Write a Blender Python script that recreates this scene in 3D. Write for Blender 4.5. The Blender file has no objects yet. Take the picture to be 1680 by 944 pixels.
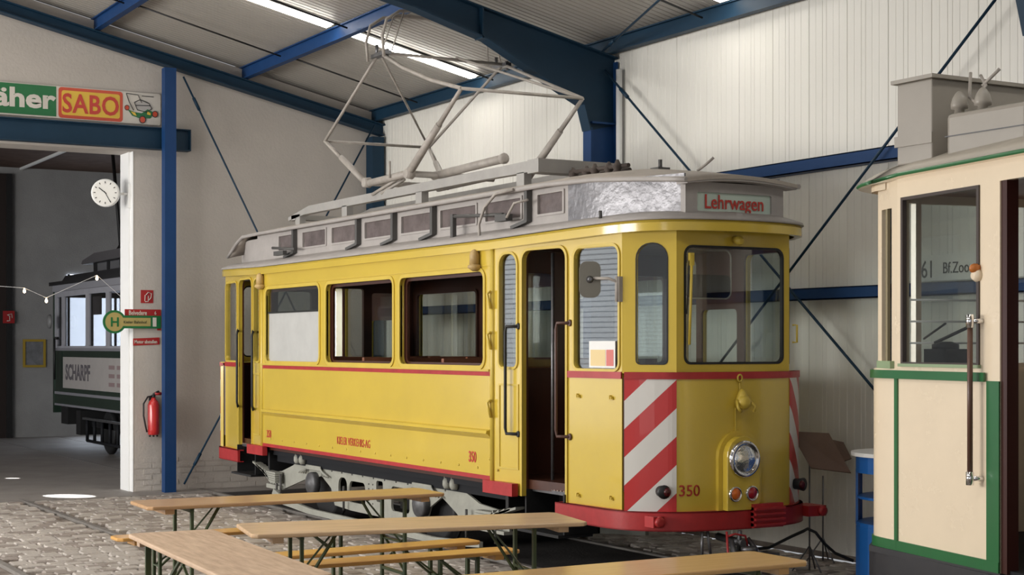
import bpy, bmesh, math, random
from mathutils import Vector, Matrix
from mathutils.geometry import tessellate_polygon
random.seed(7)
S = bpy.context.scene
COL = S.collection
R = math.radians
# ---------------------------------------------------------------- camera
cam_d = bpy.data.cameras.new('camera'); cam = bpy.data.objects.new('camera', cam_d); COL.objects.link(cam)
cam.location = (0, 0, 1.95); cam.rotation_euler = (R(90), 0, R(60))
cam_d.sensor_width = 36; cam_d.lens = 2600/1680*36; cam_d.shift_y = 96/1680
cam_d.clip_end = 200; S.camera = cam
S.view_settings.view_transform = 'Standard'; S.view_settings.look = 'None'
S.view_settings.gamma = 1; S.view_settings.use_curve_mapping = False
S.view_settings.exposure = 0.0
# ---------------------------------------------------------------- world and daylight
W = bpy.data.worlds.new('daylight'); S.world = W; W.use_nodes = True
W.node_tree.nodes['Background'].inputs[0].default_value = (.93, .96, 1, 1)
W.node_tree.nodes['Background'].inputs[1].default_value = 0.4
def area(name, loc, rot, sx, sy, power, col=(1, 1, 1)):
    l = bpy.data.lights.new(name, 'AREA'); l.shape = 'RECTANGLE'; l.size = sx; l.size_y = sy
    l.energy = power; l.color = col
    o = bpy.data.objects.new(name, l); COL.objects.link(o); o.location = loc; o.rotation_euler = [R(a) for a in rot]
    return o
# open hall gates on the long side to the left and behind the photographer
area('gate_daylight', (-18.0, -5.6, 3.0), (90, 0, 0), 4.2, 3.0, 720, (1, .97, .93))
area('gate_daylight', (-13.0, -5.6, 3.0), (90, 0, 0), 4.2, 3.0, 720, (1, .97, .93))
area('gate_daylight', (2.0, -5.6, 2.3), (90, 0, 0), 4.2, 4.0, 160, (1, .97, .93))
area('back_hall_daylight', (-28, -5.4, 2.2), (90, 0, 0), 12, 3.8, 300, (.93, .96, 1))
area('added_top_fill', (-11.5, 0.6, 7.2), (-18, 0, 0), 17, 1.2, 520, (1, .98, .95))  # unseen fill lamp added under the ridge to brighten floor and table tops
def spot(name, loc, tgt, ang, power):
    l = bpy.data.lights.new(name, 'SPOT'); l.energy = power; l.spot_size = R(ang); l.spot_blend = .08; l.shadow_soft_size = .01
    o = bpy.data.objects.new(name, l); COL.objects.link(o); o.location = loc
    o.rotation_euler = (Vector(tgt)-Vector(loc)).to_track_quat('-Z', 'Y').to_euler()
spot('sunbeam', (-26, 1.0, 5.2), (-20.7, 5.3, 0), 3.1, 26000)
spot('sunbeam', (-27, 0.6, 5.2), (-23.9, 5.3, 0), 1.1, 22000)
spot('sunbeam', (-23.5, -5.0, 5.0), (-27.4, -.8, 0), 15, 14000)
# ---------------------------------------------------------------- materials
MATS = {}
def mat(name, col, rough=.5, metal=0, var=0., vs=3., bump=0., bs=40., coat=0, col2=None, stretch=(1, 1, 1), emit=0, trans=0, spec=.5):
    if name in MATS: return MATS[name]
    m = bpy.data.materials.new(name); m.use_nodes = True; MATS[name] = m
    N = m.node_tree.nodes; L = m.node_tree.links; b = N['Principled BSDF']
    b.inputs['Roughness'].default_value = rough; b.inputs['Metallic'].default_value = metal
    b.inputs['Base Color'].default_value = (*col, 1); b.inputs['Coat Weight'].default_value = coat
    b.inputs['Coat Roughness'].default_value = .12; b.inputs['Specular IOR Level'].default_value = spec
    if trans: b.inputs['Transmission Weight'].default_value = trans
    if emit:
        b.inputs['Emission Color'].default_value = (*col, 1); b.inputs['Emission Strength'].default_value = emit
    if var or bump:
        tc = N.new('ShaderNodeTexCoord'); mp = N.new('ShaderNodeMapping'); mp.inputs['Scale'].default_value = stretch
        L.new(tc.outputs['Object'], mp.inputs[0])
    if var:
        n = N.new('ShaderNodeTexNoise'); n.inputs['Scale'].default_value = vs; n.inputs['Detail'].default_value = 6
        n.inputs['Roughness'].default_value = .65
        L.new(mp.outputs[0], n.inputs['Vector'])
        r = N.new('ShaderNodeValToRGB'); r.color_ramp.elements[0].position = .3; r.color_ramp.elements[1].position = .72
        c2 = col2 or tuple(c*(1-var) for c in col)
        r.color_ramp.elements[0].color = (*c2, 1); r.color_ramp.elements[1].color = (*col, 1)
        L.new(n.outputs['Fac'], r.inputs[0]); L.new(r.outputs[0], b.inputs['Base Color'])
        mr = N.new('ShaderNodeMapRange'); mr.inputs['To Min'].default_value = min(1, rough*1.25); mr.inputs['To Max'].default_value = rough*.85
        L.new(n.outputs['Fac'], mr.inputs[0]); L.new(mr.outputs[0], b.inputs['Roughness'])
    if bump:
        n2 = N.new('ShaderNodeTexNoise'); n2.inputs['Scale'].default_value = bs; n2.inputs['Detail'].default_value = 4
        L.new(mp.outputs[0], n2.inputs['Vector'])
        bp = N.new('ShaderNodeBump'); bp.inputs['Strength'].default_value = bump; bp.inputs['Distance'].default_value = .02
        L.new(n2.outputs['Fac'], bp.inputs['Height']); L.new(bp.outputs[0], b.inputs['Normal'])
    return m
def glass(name, tint=(.9, .93, .92), refl=1.0):
    m = bpy.data.materials.new(name); m.use_nodes = True; N = m.node_tree.nodes; L = m.node_tree.links; N.clear()
    o = N.new('ShaderNodeOutputMaterial'); t = N.new('ShaderNodeBsdfTransparent'); g = N.new('ShaderNodeBsdfGlossy')
    g.inputs['Roughness'].default_value = .02; t.inputs[0].default_value = (*tint, 1)
    f = N.new('ShaderNodeLayerWeight'); f.inputs[0].default_value = .5     # Schlick reflectance, the same from both sides of the pane
    p5 = N.new('ShaderNodeMath'); p5.operation = 'POWER'; p5.inputs[1].default_value = 5; L.new(f.outputs['Facing'], p5.inputs[0])
    ad = N.new('ShaderNodeMath'); ad.operation = 'MULTIPLY_ADD'; ad.inputs[1].default_value = .96; ad.inputs[2].default_value = .04; L.new(p5.outputs[0], ad.inputs[0])
    mu = N.new('ShaderNodeMath'); mu.operation = 'MULTIPLY'; mu.inputs[1].default_value = refl; mu.use_clamp = True
    x = N.new('ShaderNodeMixShader'); L.new(ad.outputs[0], mu.inputs[0]); L.new(mu.outputs[0], x.inputs[0])
    L.new(t.outputs[0], x.inputs[1]); L.new(g.outputs[0], x.inputs[2]); L.new(x.outputs[0], o.inputs[0]); return m
YEL = mat('yellow_enamel', (.64, .46, .055), .22, var=.1, vs=1.3, coat=.7, bump=.05, bs=2.2)
YEL2 = mat('yellow_trim', (.62, .455, .065), .35, var=.12, vs=5)
RED = mat('red_enamel', (.44, .026, .028), .4, var=.25, vs=7, bump=.05, bs=30)
GREY = mat('roof_grey', (.40, .37, .35), .5, var=.18, vs=4, bump=.08, bs=25)
ROOF = mat('roof_canvas', (.42, .37, .32), .75, var=.15, vs=5, bump=.15, bs=60)
DGREY = mat('bracket_grey', (.085, .082, .078), .5, var=.2)
SILV = mat('crinkled_silver_paint', (.25, .245, .26), .34, .32, var=.45, vs=5, bump=.5, bs=14)
PANT = mat('pantograph_grey', (.42, .38, .34), .5, var=.3, vs=9)
TRUCK = mat('truck_grey_green', (.34, .34, .295), .6, var=.22, vs=5, bump=.1)
BLACK = mat('black_iron', (.012, .012, .013), .5, var=.3, bump=.1)
DARK = mat('dark_chassis', (.016, .017, .02), .6, spec=.15)
STEEL = mat('worn_steel', (.22, .22, .23), .38, .8, var=.4, vs=12)
CHROME = mat('chrome', (.8, .8, .82), .08, 1)
LENS = mat('lamp_lens', (.75, .78, .8), .06, .9, bump=.35, bs=26)
WOODD = mat('mahogany', (.075, .022, .011), .35, var=.4, vs=3, stretch=(1, 1, .15), coat=.2)
WOODM = mat('varnished_seat_wood', (.30, .11, .055), .35, var=.35, vs=6, stretch=(.2, 1, 1))
MILK = mat('milky_window_film', (.52, .52, .50), .35, var=.15, vs=3)
GLS = glass('window_glass', refl=2.1); GLS2 = glass('clerestory_glass', (.55, .5, .47), 1.2)
VIS = glass('tinted_visor', (.30, .33, .36), 1.0)
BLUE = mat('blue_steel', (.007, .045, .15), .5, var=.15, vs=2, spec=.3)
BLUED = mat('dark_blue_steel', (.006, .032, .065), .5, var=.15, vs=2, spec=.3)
WALLC = mat('cream_wall_sheet', (.76, .74, .68), .42, var=.03, vs=1, stretch=(3, 1, .2))
PLAST = mat('rough_plaster', (.49, .45, .41), .85, var=.10, vs=1.3, bump=.22, bs=30)
PLW = mat('white_reveal_paint', (.82, .82, .81), .6, var=.05, vs=3, bump=.08)
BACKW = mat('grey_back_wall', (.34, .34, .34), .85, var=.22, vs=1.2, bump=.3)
CEIL = mat('roof_sheet', (.37, .345, .31), .45, var=.06, vs=1)
BROWN = mat('brown_boards', (.10, .05, .03), .7, var=.3)
CONC = mat('concrete_floor', (.30, .275, .255), .55, var=.25, vs=1.4, bump=.2)
COB = mat('granite_sett', (.50, .45, .405), .6, var=.4, vs=7, bump=.4, bs=30)
COB2 = mat('brown_sett', (.35, .30, .265), .55, var=.4, vs=7, bump=.4, bs=30)
MORT = mat('sett_joint_sand', (.24, .20, .17), .9, var=.3, bump=.3)
WOODT = mat('worn_table_wood', (.72, .49, .29), .42, var=.35, vs=4, stretch=(.5, 6, 1), coat=.15)
WOODB = mat('brown_table_wood', (.56, .33, .16), .35, var=.25, vs=4, stretch=(.5, 7, 1), coat=.3)
WOODP = mat('honey_table_wood', (.70, .43, .18), .3, var=.2, vs=4, stretch=(.5, 7, 1), coat=.4)
WOODO = mat('orange_bench_wood', (.72, .38, .10), .35, var=.22, vs=4, stretch=(.5, 7, 1), coat=.3)
WOODG = mat('weathered_table_wood', (.64, .46, .31), .55, var=.4, vs=5, stretch=(.8, 5, 1), col2=(.42, .28, .18), bump=.1)
GRN = mat('green_painted_steel', (.03, .055, .03), .45, var=.4, vs=8, col2=(.06, .075, .02))
CREAM = mat('cream_enamel', (.88, .74, .55), .25, var=.05, coat=.4)
GREEN = mat('green_trim', (.02, .15, .045), .3, var=.15, coat=.3)
TAUPE = mat('taupe_box_paint', (.32, .29, .25), .4, var=.1, coat=.1)
SKIRT = mat('dark_skirt', (.05, .05, .055), .35, var=.3, vs=3)
CAB = mat('blue_cabinet_paint', (.008, .12, .42), .4, var=.1)
WHITE = mat('white_paint', (.82, .82, .8), .5, var=.05)
BOARD = mat('brown_hardboard', (.13, .07, .045), .55, var=.25)
EXTR = mat('extinguisher_red', (.5, .02, .02), .25, coat=.4)
SRED = mat('sign_red', (.36, .018, .02), .4, var=.1)
SYEL = mat('sign_yellow', (.72, .47, .05), .4, var=.1)
SGRN = mat('sign_green', (.010, .15, .045), .4, var=.15)
SWHT = mat('sign_white', (.62, .58, .52), .4, var=.1)
SBLK = mat('sign_black', (.02, .02, .02), .5)
SORG = mat('sign_orange_red', (.55, .07, .03), .4)
PALE = mat('pale_text_paint', (.6, .57, .5), .5)
TXR = mat('red_lettering', (.50, .045, .03), .45)
MINT = mat('sign_glass_mint', (.52, .62, .54), .2, coat=.3)
TUBE = mat('fluorescent_tube', (1, .97, .9), .5, emit=18)
BULB = mat('warm_bulb', (1, .72, .42), .5, emit=14)
AMB = mat('amber_lens', (.75, .16, .02), .12, coat=.6)
RLN = mat('red_lens', (.35, .01, .02), .12, coat=.6)
SILL = mat('polished_sill', (.6, .6, .66), .25, .6)
DGRN = mat('dark_green_paint', (.03, .055, .04), .12, var=.3, coat=.7)
BKP = mat('black_tram_paint', (.02, .02, .022), .35)
ADV = mat('advert_board', (.50, .47, .45), .3, var=.1, coat=.3)
ADT = mat('advert_lettering', (.12, .11, .12), .5)
# ---------------------------------------------------------------- helpers
class MB:
    def __init__(s): s.v = []; s.f = []; s.m = []; s.mats = []; s.uv = {}; s.smooth = []
    def mi(s, m):
        if m is None: return 0
        if m not in s.mats: s.mats.append(m)
        return s.mats.index(m)
    def add(s, vs, fs, m=None, sm=False):
        o = len(s.v); s.v += [tuple(p) for p in vs]
        for f in fs: s.f.append([i+o for i in f]); s.m.append(s.mi(m)); s.smooth.append(sm)
        return s
    def box(s, x0, x1, y0, y1, z0, z1, m=None):
        v = [(x, y, z) for z in (z0, z1) for y in (y0, y1) for x in (x0, x1)]
        return s.add(v, [(0, 2, 3, 1), (4, 5, 7, 6), (0, 1, 5, 4), (2, 6, 7, 3), (0, 4, 6, 2), (1, 3, 7, 5)], m)
    def beam(s, a, b, w, h, m=None, up=(0, 0, 1)):
        a = Vector(a); b = Vector(b); d = (b-a).normalized(); u = Vector(up)
        if abs(d.dot(u)) > .99: u = Vector((1, 0, 0))
        r = d.cross(u).normalized(); u = r.cross(d)
        v = [p + r*i*w/2 + u*j*h/2 for p in (a, b) for i, j in ((-1, -1), (1, -1), (1, 1), (-1, 1))]
        return s.add(v, [(0, 3, 2, 1), (4, 5, 6, 7), (0, 1, 5, 4), (1, 2, 6, 5), (2, 3, 7, 6), (3, 0, 4, 7)], m)
    def tube(s, pts, r, seg=8, m=None, r2=None):
        pts = [Vector(p) for p in pts]; n = len(pts); vs = []; u = None
        for i, p in enumerate(pts):
            d = (pts[min(i+1, n-1)]-pts[max(i-1, 0)]).normalized()
            if u is None:
                u = Vector((0, 0, 1)) if abs(d.z) < .9 else Vector((1, 0, 0))
            rr = d.cross(u)
            if rr.length < 1e-4: rr = d.cross(Vector((0, 1, 0)))
            rr.normalize(); u = rr.cross(d).normalized()
            q = r if r2 is None else r+(r2-r)*i/(n-1)
            for k in range(seg):
                a = 2*math.pi*k/seg; vs.append(p+rr*math.cos(a)*q+u*math.sin(a)*q)
        fs = [(i*seg+k, i*seg+(k+1) % seg, (i+1)*seg+(k+1) % seg, (i+1)*seg+k) for i in range(n-1) for k in range(seg)]
        s.add(vs, fs, m, True)
        o = len(s.v)-len(vs)
        s.f += [[o+k for k in range(seg)][::-1], [o+(n-1)*seg+k for k in range(seg)]]; s.m += [s.mi(m)]*2; s.smooth += [False]*2
        return s
    def lathe(s, c, axis, prof, seg=20, m=None):
        # prof: list of (distance along axis, radius)
        c = Vector(c); d = Vector(axis).normalized(); u = Vector((0, 0, 1)) if abs(d.z) < .9 else Vector((1, 0, 0))
        r = d.cross(u).normalized(); u = r.cross(d); vs = []
        for t, q in prof:
            for k in range(seg):
                a = 2*math.pi*k/seg; vs.append(c+d*t+(r*math.cos(a)+u*math.sin(a))*max(q, 1e-4))
        n = len(prof)
        fs = [(i*seg+k, i*seg+(k+1) % seg, (i+1)*seg+(k+1) % seg, (i+1)*seg+k) for i in range(n-1) for k in range(seg)]
        s.add(vs, fs, m, True); o = len(s.v)-len(vs)
        s.f += [[o+k for k in range(seg)][::-1], [o+(n-1)*seg+k for k in range(seg)]]; s.m += [s.mi(m)]*2; s.smooth += [False]*2
        return s
    def plate(s, P, Q, loops, off, th, m=None):
        """loops: 2D (s,z) outlines, first outer then holes; plane runs P->Q; off/th along the left normal"""
        P = Vector((P[0], P[1], 0)); Q = Vector((Q[0], Q[1], 0)); d = (Q-P).normalized(); n = Vector((-d.y, d.x, 0))
        flat = [p for l in loops for p in l]; N = len(flat)
        tris = tessellate_polygon([[Vector((a, b, 0)) for a, b in l] for l in loops])
        f0 = [P+d*a+n*off+Vector((0, 0, b)) for a, b in flat]; f1 = [p+n*th for p in f0]
        fs = [tuple(t) for t in tris]+[tuple(i+N for i in t[::-1]) for t in tris]
        k = 0
        for l in loops:
            c = len(l); fs += [(k+i, k+(i+1) % c, N+k+(i+1) % c, N+k+i) for i in range(c)]; k += c
        return s.add(f0+f1, fs, m)
    def strip(s, pts, z0, z1, off, th, m=None, closed=False):
        """vertical band along a plan polyline, thickened to the left normal"""
        n = len(pts); pv = [Vector((p[0], p[1], 0)) for p in pts]; nn = []
        for i in range(n):
            a = pv[max(i-1, 0)]; b = pv[min(i+1, n-1)]; d = (b-a).normalized(); nn.append(Vector((-d.y, d.x, 0)))
        vs = []
        for p, q in zip(pv, nn):
            for o in (off, off+th):
                for z in (z0, z1): vs.append(p+q*o+Vector((0, 0, z)))
        fs = []
        fl_ = []; tb = []
        for i in range(n-1):
            a, b = i*4, i*4+4; fl_ += [(a, b, b+1, a+1), (a+2, a+3, b+3, b+2)]; tb += [(a+1, b+1, b+3, a+3), (a, a+2, b+2, b)]
        tb += [(0, 1, 3, 2), (n*4-4, n*4-2, n*4-1, n*4-3)]
        o = len(s.v); s.add(vs, fl_, m, n > 9); s.add(vs, tb, m); return s
    def prism(s, pts, lo, hi, axis='y', m=None):
        """pts: 2D polygon (x,z) extruded along y, (x,y) along z, or (y,z) along x"""
        def P(p, t): return (p[0], t, p[1]) if axis == 'y' else (p[0], p[1], t) if axis == 'z' else (t, p[0], p[1])
        n = len(pts); tris = tessellate_polygon([[Vector((a, b, 0)) for a, b in pts]])
        fs = [tuple(t) for t in tris]+[tuple(i+n for i in t[::-1]) for t in tris]+[(i, (i+1) % n, n+(i+1) % n, n+i) for i in range(n)]
        return s.add([P(p, lo) for p in pts]+[P(p, hi) for p in pts], fs, m)
    def loft(s, rings, m=None, sm=True, cap=True):
        n = len(rings[0]); vs = [p for r in rings for p in r]
        fs = [(i*n+k, i*n+(k+1) % n, (i+1)*n+(k+1) % n, (i+1)*n+k) for i in range(len(rings)-1) for k in range(n)]
        s.add(vs, fs, m, sm)
        if cap:
            o = len(s.v)-len(vs); s.f += [[o+k for k in range(n)][::-1], [o+(len(rings)-1)*n+k for k in range(n)]]
            s.m += [s.mi(m)]*2; s.smooth += [False]*2
        return s
    def build(s, name, m, parent=None, bevel=0, kind=None, label=None):
        me = bpy.data.meshes.new(name); o = bpy.data.objects.new(name, me)
        off = Vector((0, 0, 0)); p = parent
        if parent is not None:
            root = parent
            while root.parent: root = root.parent
            if not root.get('_local'): off = root.location
        me.from_pydata([Vector(v)-off for v in s.v], [], s.f)
        if m is not None and m not in s.mats: s.mats.insert(0, m); s.m = [i+1 if True and len(s.mats) > 1 and s._has else 0 for i in s.m] if False else s.m
        for q in (s.mats or [m]): me.materials.append(q)
        if s.mats:
            for i, pl in enumerate(me.polygons): pl.material_index = min(s.m[i], len(s.mats)-1)
        for i, pl in enumerate(me.polygons): pl.use_smooth = s.smooth[i]
        bm = bmesh.new(); bm.from_mesh(me); bmesh.ops.recalc_face_normals(bm, faces=bm.faces); bm.to_mesh(me); bm.free()
        me.update(); COL.objects.link(o)
        if parent is not None: o.parent = parent
        if bevel:
            b = o.modifiers.new('bevel', 'BEVEL'); b.width = bevel; b.segments = 2; b.limit_method = 'ANGLE'; b.angle_limit = R(40)
        if kind: o['kind'] = kind
        if label: o['label'] = label
        return o
# the material-per-face case: pass m on every add() call and None to build
def B(): return MB()
def rr(x0, x1, z0, z1, r, n=5, top=None):
    """rounded rectangle; top: separate radius for the two upper corners"""
    rt = r if top is None else top; pts = []
    for cx, cz, q, a0 in ((x1, z0, r, -90), (x1, z1, rt, 0), (x0, z1, rt, 90), (x0, z0, r, 180)):
        q = max(q, .001); ex = cx-q if cx == x1 else cx+q; ez = cz-q if cz == z1 else cz+q
        for k in range(n+1):
            a = R(a0+90*k/n); pts.append((ex+q*math.cos(a), ez+q*math.sin(a)))
    return pts
def cr(pts, n=4):
    out = []
    for i in range(len(pts)-1):
        p0, p1, p2, p3 = [Vector(pts[max(0, min(len(pts)-1, j))]) for j in (i-1, i, i+1, i+2)]
        for k in range(n):
            t = k/n; q = .5*((2*p1)+(p2-p0)*t+(2*p0-5*p1+4*p2-p3)*t*t+(3*p1-p0-3*p2+p3)*t**3); out.append(tuple(q))
    return out+[tuple(pts[-1])]
def rect(x0, x1, z0, z1): return [(x0, z0), (x1, z0), (x1, z1), (x0, z1)]
def thing(name, label, cat, loc=(0, 0, 0), group=None, rotz=0, local=False):
    o = bpy.data.objects.new(name, None); COL.objects.link(o); o.location = loc; o.rotation_euler = (0, 0, rotz)
    o.empty_display_size = .2; o['label'] = label; o['category'] = cat
    if group: o['group'] = group
    if local: o['_local'] = 1
    return o
def tag(o, label, cat, group=None):
    o['label'] = label; o['category'] = cat
    if group: o['group'] = group
    return o
def struct(o): o['kind'] = 'structure'; return o
def text(body, size, P, dx, nrm, m, parent, name='lettering', sx=1., bold=0., th=.003, up=(0, 0, 1), align='LEFT', shear=0, spacing=1., label=None, wrap=None):
    """flat lettering: P = left end of the baseline"""
    c = bpy.data.curves.new(name, 'FONT'); c.body = body; c.size = size; c.extrude = th/2; c.offset = bold; c.align_x = align
    c.shear = shear; c.space_character = spacing; c.resolution_u = 3
    t = bpy.data.objects.new(name, c); COL.objects.link(t)
    dg = bpy.context.evaluated_depsgraph_get(); me = bpy.data.meshes.new_from_object(t.evaluated_get(dg)); me = me.copy()
    bpy.data.objects.remove(t)
    dx = Vector(dx).normalized(); nr = Vector(nrm).normalized(); up = Vector(up)
    P = Vector(P); off = Vector((0, 0, 0))
    if parent is not None:
        root = parent
        while root.parent: root = root.parent
        off = root.location
    for v in me.vertices: v.co = P+dx*v.co.x*sx+up*v.co.y+nr*(v.co.z+th/2)-off
    if wrap:
        for v in me.vertices: v.co.x = wrap(v.co.y+off.y)-off.x+.004+(.002 if v.co.x > 0 else 0)
    me.materials.clear(); me.materials.append(m)
    o = bpy.data.objects.new(name, me); COL.objects.link(o); o.parent = parent
    if label: o['label'] = label
    return o
def copy_tree(o, parent=None):
    c = o.copy(); COL.objects.link(c)
    if parent is not None: c.parent = parent
    for ch in list(o.children): copy_tree(ch, c)
    return c
# ================================================================ SETTING
GX = -20.85; WY = 9.82
def deck(y): return 5.34+.227*(WY-y)
# floor
fl = struct(B().box(-20.9, 6, -7, 9.9, -.2, -.035).build('floor', MORT))
B().box(-36, -20.3, -6, 12, -.15, 0.0).build('concrete_slab', CONC, fl)
B().box(-8, 6, -7, 3.0, -.1, 0).build('concrete_slab', CONC, fl)
B().box(-20.3, -12.0, -7, 1.6, -.1, 0).build('concrete_slab', CONC, fl)
B().box(-20.3, -6, 7.19, 8.54, -.1, -.012).build('under_tram_shade_slab', mat('painted_under_tram_shade', (.035, .03, .028), .8, var=.4, bump=.4), fl)  # dark slab instead of setts; its colour stands in for shade under trams
# setts
def sett_mesh(k, m):
    rnd = random.Random(k); j = lambda a: rnd.uniform(-a, a); v = []
    for z, q in ((-.06, 1), (-.012, 1.), (0, .86)):
        for sx, sy in ((-1, -1), (1, -1), (1, 1), (-1, 1)):
            v.append((sx*.5*q*(1+j(.05)), sy*.5*q*(1+j(.05)), z+(j(.004) if z == 0 else 0)))
    f = [(8, 9, 10, 11)]
    for a in (0, 4): f += [(a+i, a+(i+1) % 4, a+4+(i+1) % 4, a+4+i) for i in range(4)]
    me = bpy.data.meshes.new('cobblestone'); me.from_pydata(v, [], f); me.materials.append(m); return me, v, f
sm_ = [sett_mesh(k, COB if k % 3 else COB2) for k in range(9)]
stones = []
x = -20.25; row = 0
rails_y = (3.15, 4.67, 7.145, 8.585)
while x < -6.6:
    w = random.uniform(.12, .15); y = 1.65 + random.uniform(0, .1)
    if row % 2: y += .08
    while y < 9.7:
        l = random.uniform(.15, .21)
        if not 7.2 < y+l/2 < 8.53 and not any(abs(y+l/2-r) < .045+l/2 for r in rails_y):
            stones.append((x+w/2, y+l/2, w-.012, l-.012, random.uniform(-.008, .006), random.randrange(9)))
        y += l
    x += w; row += 1
def vis(s):
    X, Y = s[0], s[1]; Z = -.866*X+.5*Y; u = 840+2600*(.5*X+.866*Y)/Z; v = 568+2600*1.95/Z
    return Z if (-5 < u < 900 and v < 948 and Y < 6.6) else 1e3+Z
stones.sort(key=vis)
for s in stones[:300]:
    o = bpy.data.objects.new('cobblestone', sm_[s[5]][0]); COL.objects.link(o); o.parent = fl
    o.location = (s[0], s[1], s[4]); o.scale = (s[2], s[3], 1)
for mm, nm in ((COB, 0), (COB2, 1)):
    b = B()
    for s in stones[300:]:
        _, v, f = sm_[s[5]]
        if (s[5] % 3 == 0) != bool(nm): continue
        b.add([(s[0]+p[0]*s[2], s[1]+p[1]*s[3], s[4]+p[2]) for p in v], f)
    b.build('cobblestones', mm, fl, kind='stuff')
for ry in rails_y:
    b = B().box(-36 if ry > 5 else -20.6, 2, ry-.028, ry+.028, -.03, .004)
    b.build('rail', mat('dull_rail', (.26, .24, .22), .5, .3, var=.3, vs=8), fl)
# far wall of sheet panels
fw = struct(B().box(-20.9, 6, WY+.05, WY+.2, 0, 5.45).build('wall_right', WALLC))
def wall_panel():
    b = B(); pts = [(0.002, WY+.04), (.002, WY+.004), (.008, WY)]
    for a, w_, g in ((.10, .010, .003), (.19, .007, .004), (.245, .007, .004), (.34, .010, .003), (.42, .010, .003), (.525, .008, .006), (.62, .010, .003), (.71, .007, .004), (.765, .007, .004), (.85, .010, .003), (.94, .010, .003)):
        pts += [(a-w_, WY), (a-w_*.5, WY+g), (a+w_*.5, WY+g), (a+w_, WY)]
    pts += [(1.042, WY), (1.048, WY+.004), (1.048, WY+.04)]
    b.prism(pts, 0.0, 5.4, 'z'); return b.build('wall_panel', WALLC, fw)
w0 = wall_panel(); w0.location.x = -20.9
for k in range(1, 20):
    c = w0.copy(); COL.objects.link(c); c.location.x = -20.9+1.05*k
B().box(-20.9, 2, WY-.015, WY, 0, .05).build('trim_1', MORT); struct(bpy.data.objects['trim_1'])
# gable wall with gateway
def ry_(y): return deck(y)-.03
b = B()
b.plate((GX, -7), (GX, WY+.1), [[(13.2, 0), (16.9, 0), (16.9, ry_(WY+.1)), (7.2, ry_(.2)), (0, deck(.2)-.227*7-.1), (0, 0), (1.5, 0), (1.5, 4.55), (13.2, 4.55)]], 0, .5)
gw = struct(b.build('wall_left', PLAST))
b = B().box(GX-.5, GX+.004, 6.192, 6.2, 0, 4.55).build('reveal', PLW, gw)
B().box(GX-.5, GX-.12, 6.17, 6.196, 0, 4.55).build('reveal_board', PLW, gw)
# brick courses showing through at the foot of the plaster
b = B(); rnd = random.Random(3)
for c in range(6):
    yy = 6.215+(c % 2)*.12
    while yy < WY-.3:
        if rnd.random() < .75: b.box(GX, GX+.004+rnd.random()*.004, yy+.006, yy+.234, c*.075+.01, c*.075+.07)
        yy += .245
b.build('brick_courses', PLAST, gw, kind='stuff')
# roof
b = B(); n = 236; xs0 = -20.95; pitch = .1
prof = []
for k in range(n):
    a = xs0+k*pitch; prof += [(a, 0), (a+.075, 0), (a+.08, .009), (a+.095, .009)]
prof.append((xs0+n*pitch, 0))
vs = []
for y_ in (WY+.1, .2, -7):
    z_ = deck(y_) if y_ > 0 else deck(.2)-.227*7.2
    for a, h in prof: vs.append((a, y_, z_+h))
m_ = len(prof)
fs = [(j*m_+i, j*m_+i+1, (j+1)*m_+i+1, (j+1)*m_+i) for j in range(2) for i in range(m_-1)]
b.add(vs, fs); b.add([(xs0, WY+.1, deck(WY+.1)+.06), (xs0+n*pitch, WY+.1, deck(WY+.1)+.06), (xs0+n*pitch, .2, deck(.2)+.06), (xs0, .2, deck(.2)+.06), (xs0, -7, deck(.2)-1.57), (xs0+n*pitch, -7, deck(.2)-1.57)], [(0, 1, 2, 3), (3, 2, 5, 4)])
ce = struct(b.build('ceiling', CEIL))
# steel frame
def ibeam(b, a, c, h, w, t=.014, up=(0, 0, 1)):
    a = Vector(a); c = Vector(c); d = (c-a).normalized(); u = Vector(up); r = d.cross(u).normalized(); u = r.cross(d)
    b.beam(a+u*(h/2-t/2), c+u*(h/2-t/2), w, t, up=up).beam(a-u*(h/2-t/2), c-u*(h/2-t/2), w, t, up=up).beam(a, c, t, h-2*t, up=up)
purl_y = [9.7, 7.73, 5.68, 3.6, 1.6]
for i, py in enumerate(purl_y):
    b = B(); z = deck(py)-.10
    ibeam(b, (GX-.05, py, z), (2, py, z), .17, .09)
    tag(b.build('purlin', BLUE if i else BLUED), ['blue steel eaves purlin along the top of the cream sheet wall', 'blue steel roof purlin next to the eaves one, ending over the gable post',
        'third blue roof purlin from the cream wall, crossing the top left corner', 'blue roof purlin above the gateway, outside the top edge', 'blue roof purlin nearest the ridge, outside the top edge'][i], 'purlin', 'blue roof purlins')
b = B()
z0 = lambda y: deck(y)-.205
ibeam(b, (GX+.12, .3, z0(.3)-.08), (GX+.12, WY, z0(WY)-.08), .16, .16)
tag(b.build('gable_rafter', BLUED), 'dark blue sloping rafter along the top of the white gable wall', 'rafter')
FX = [-14.7, -8.45]
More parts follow.
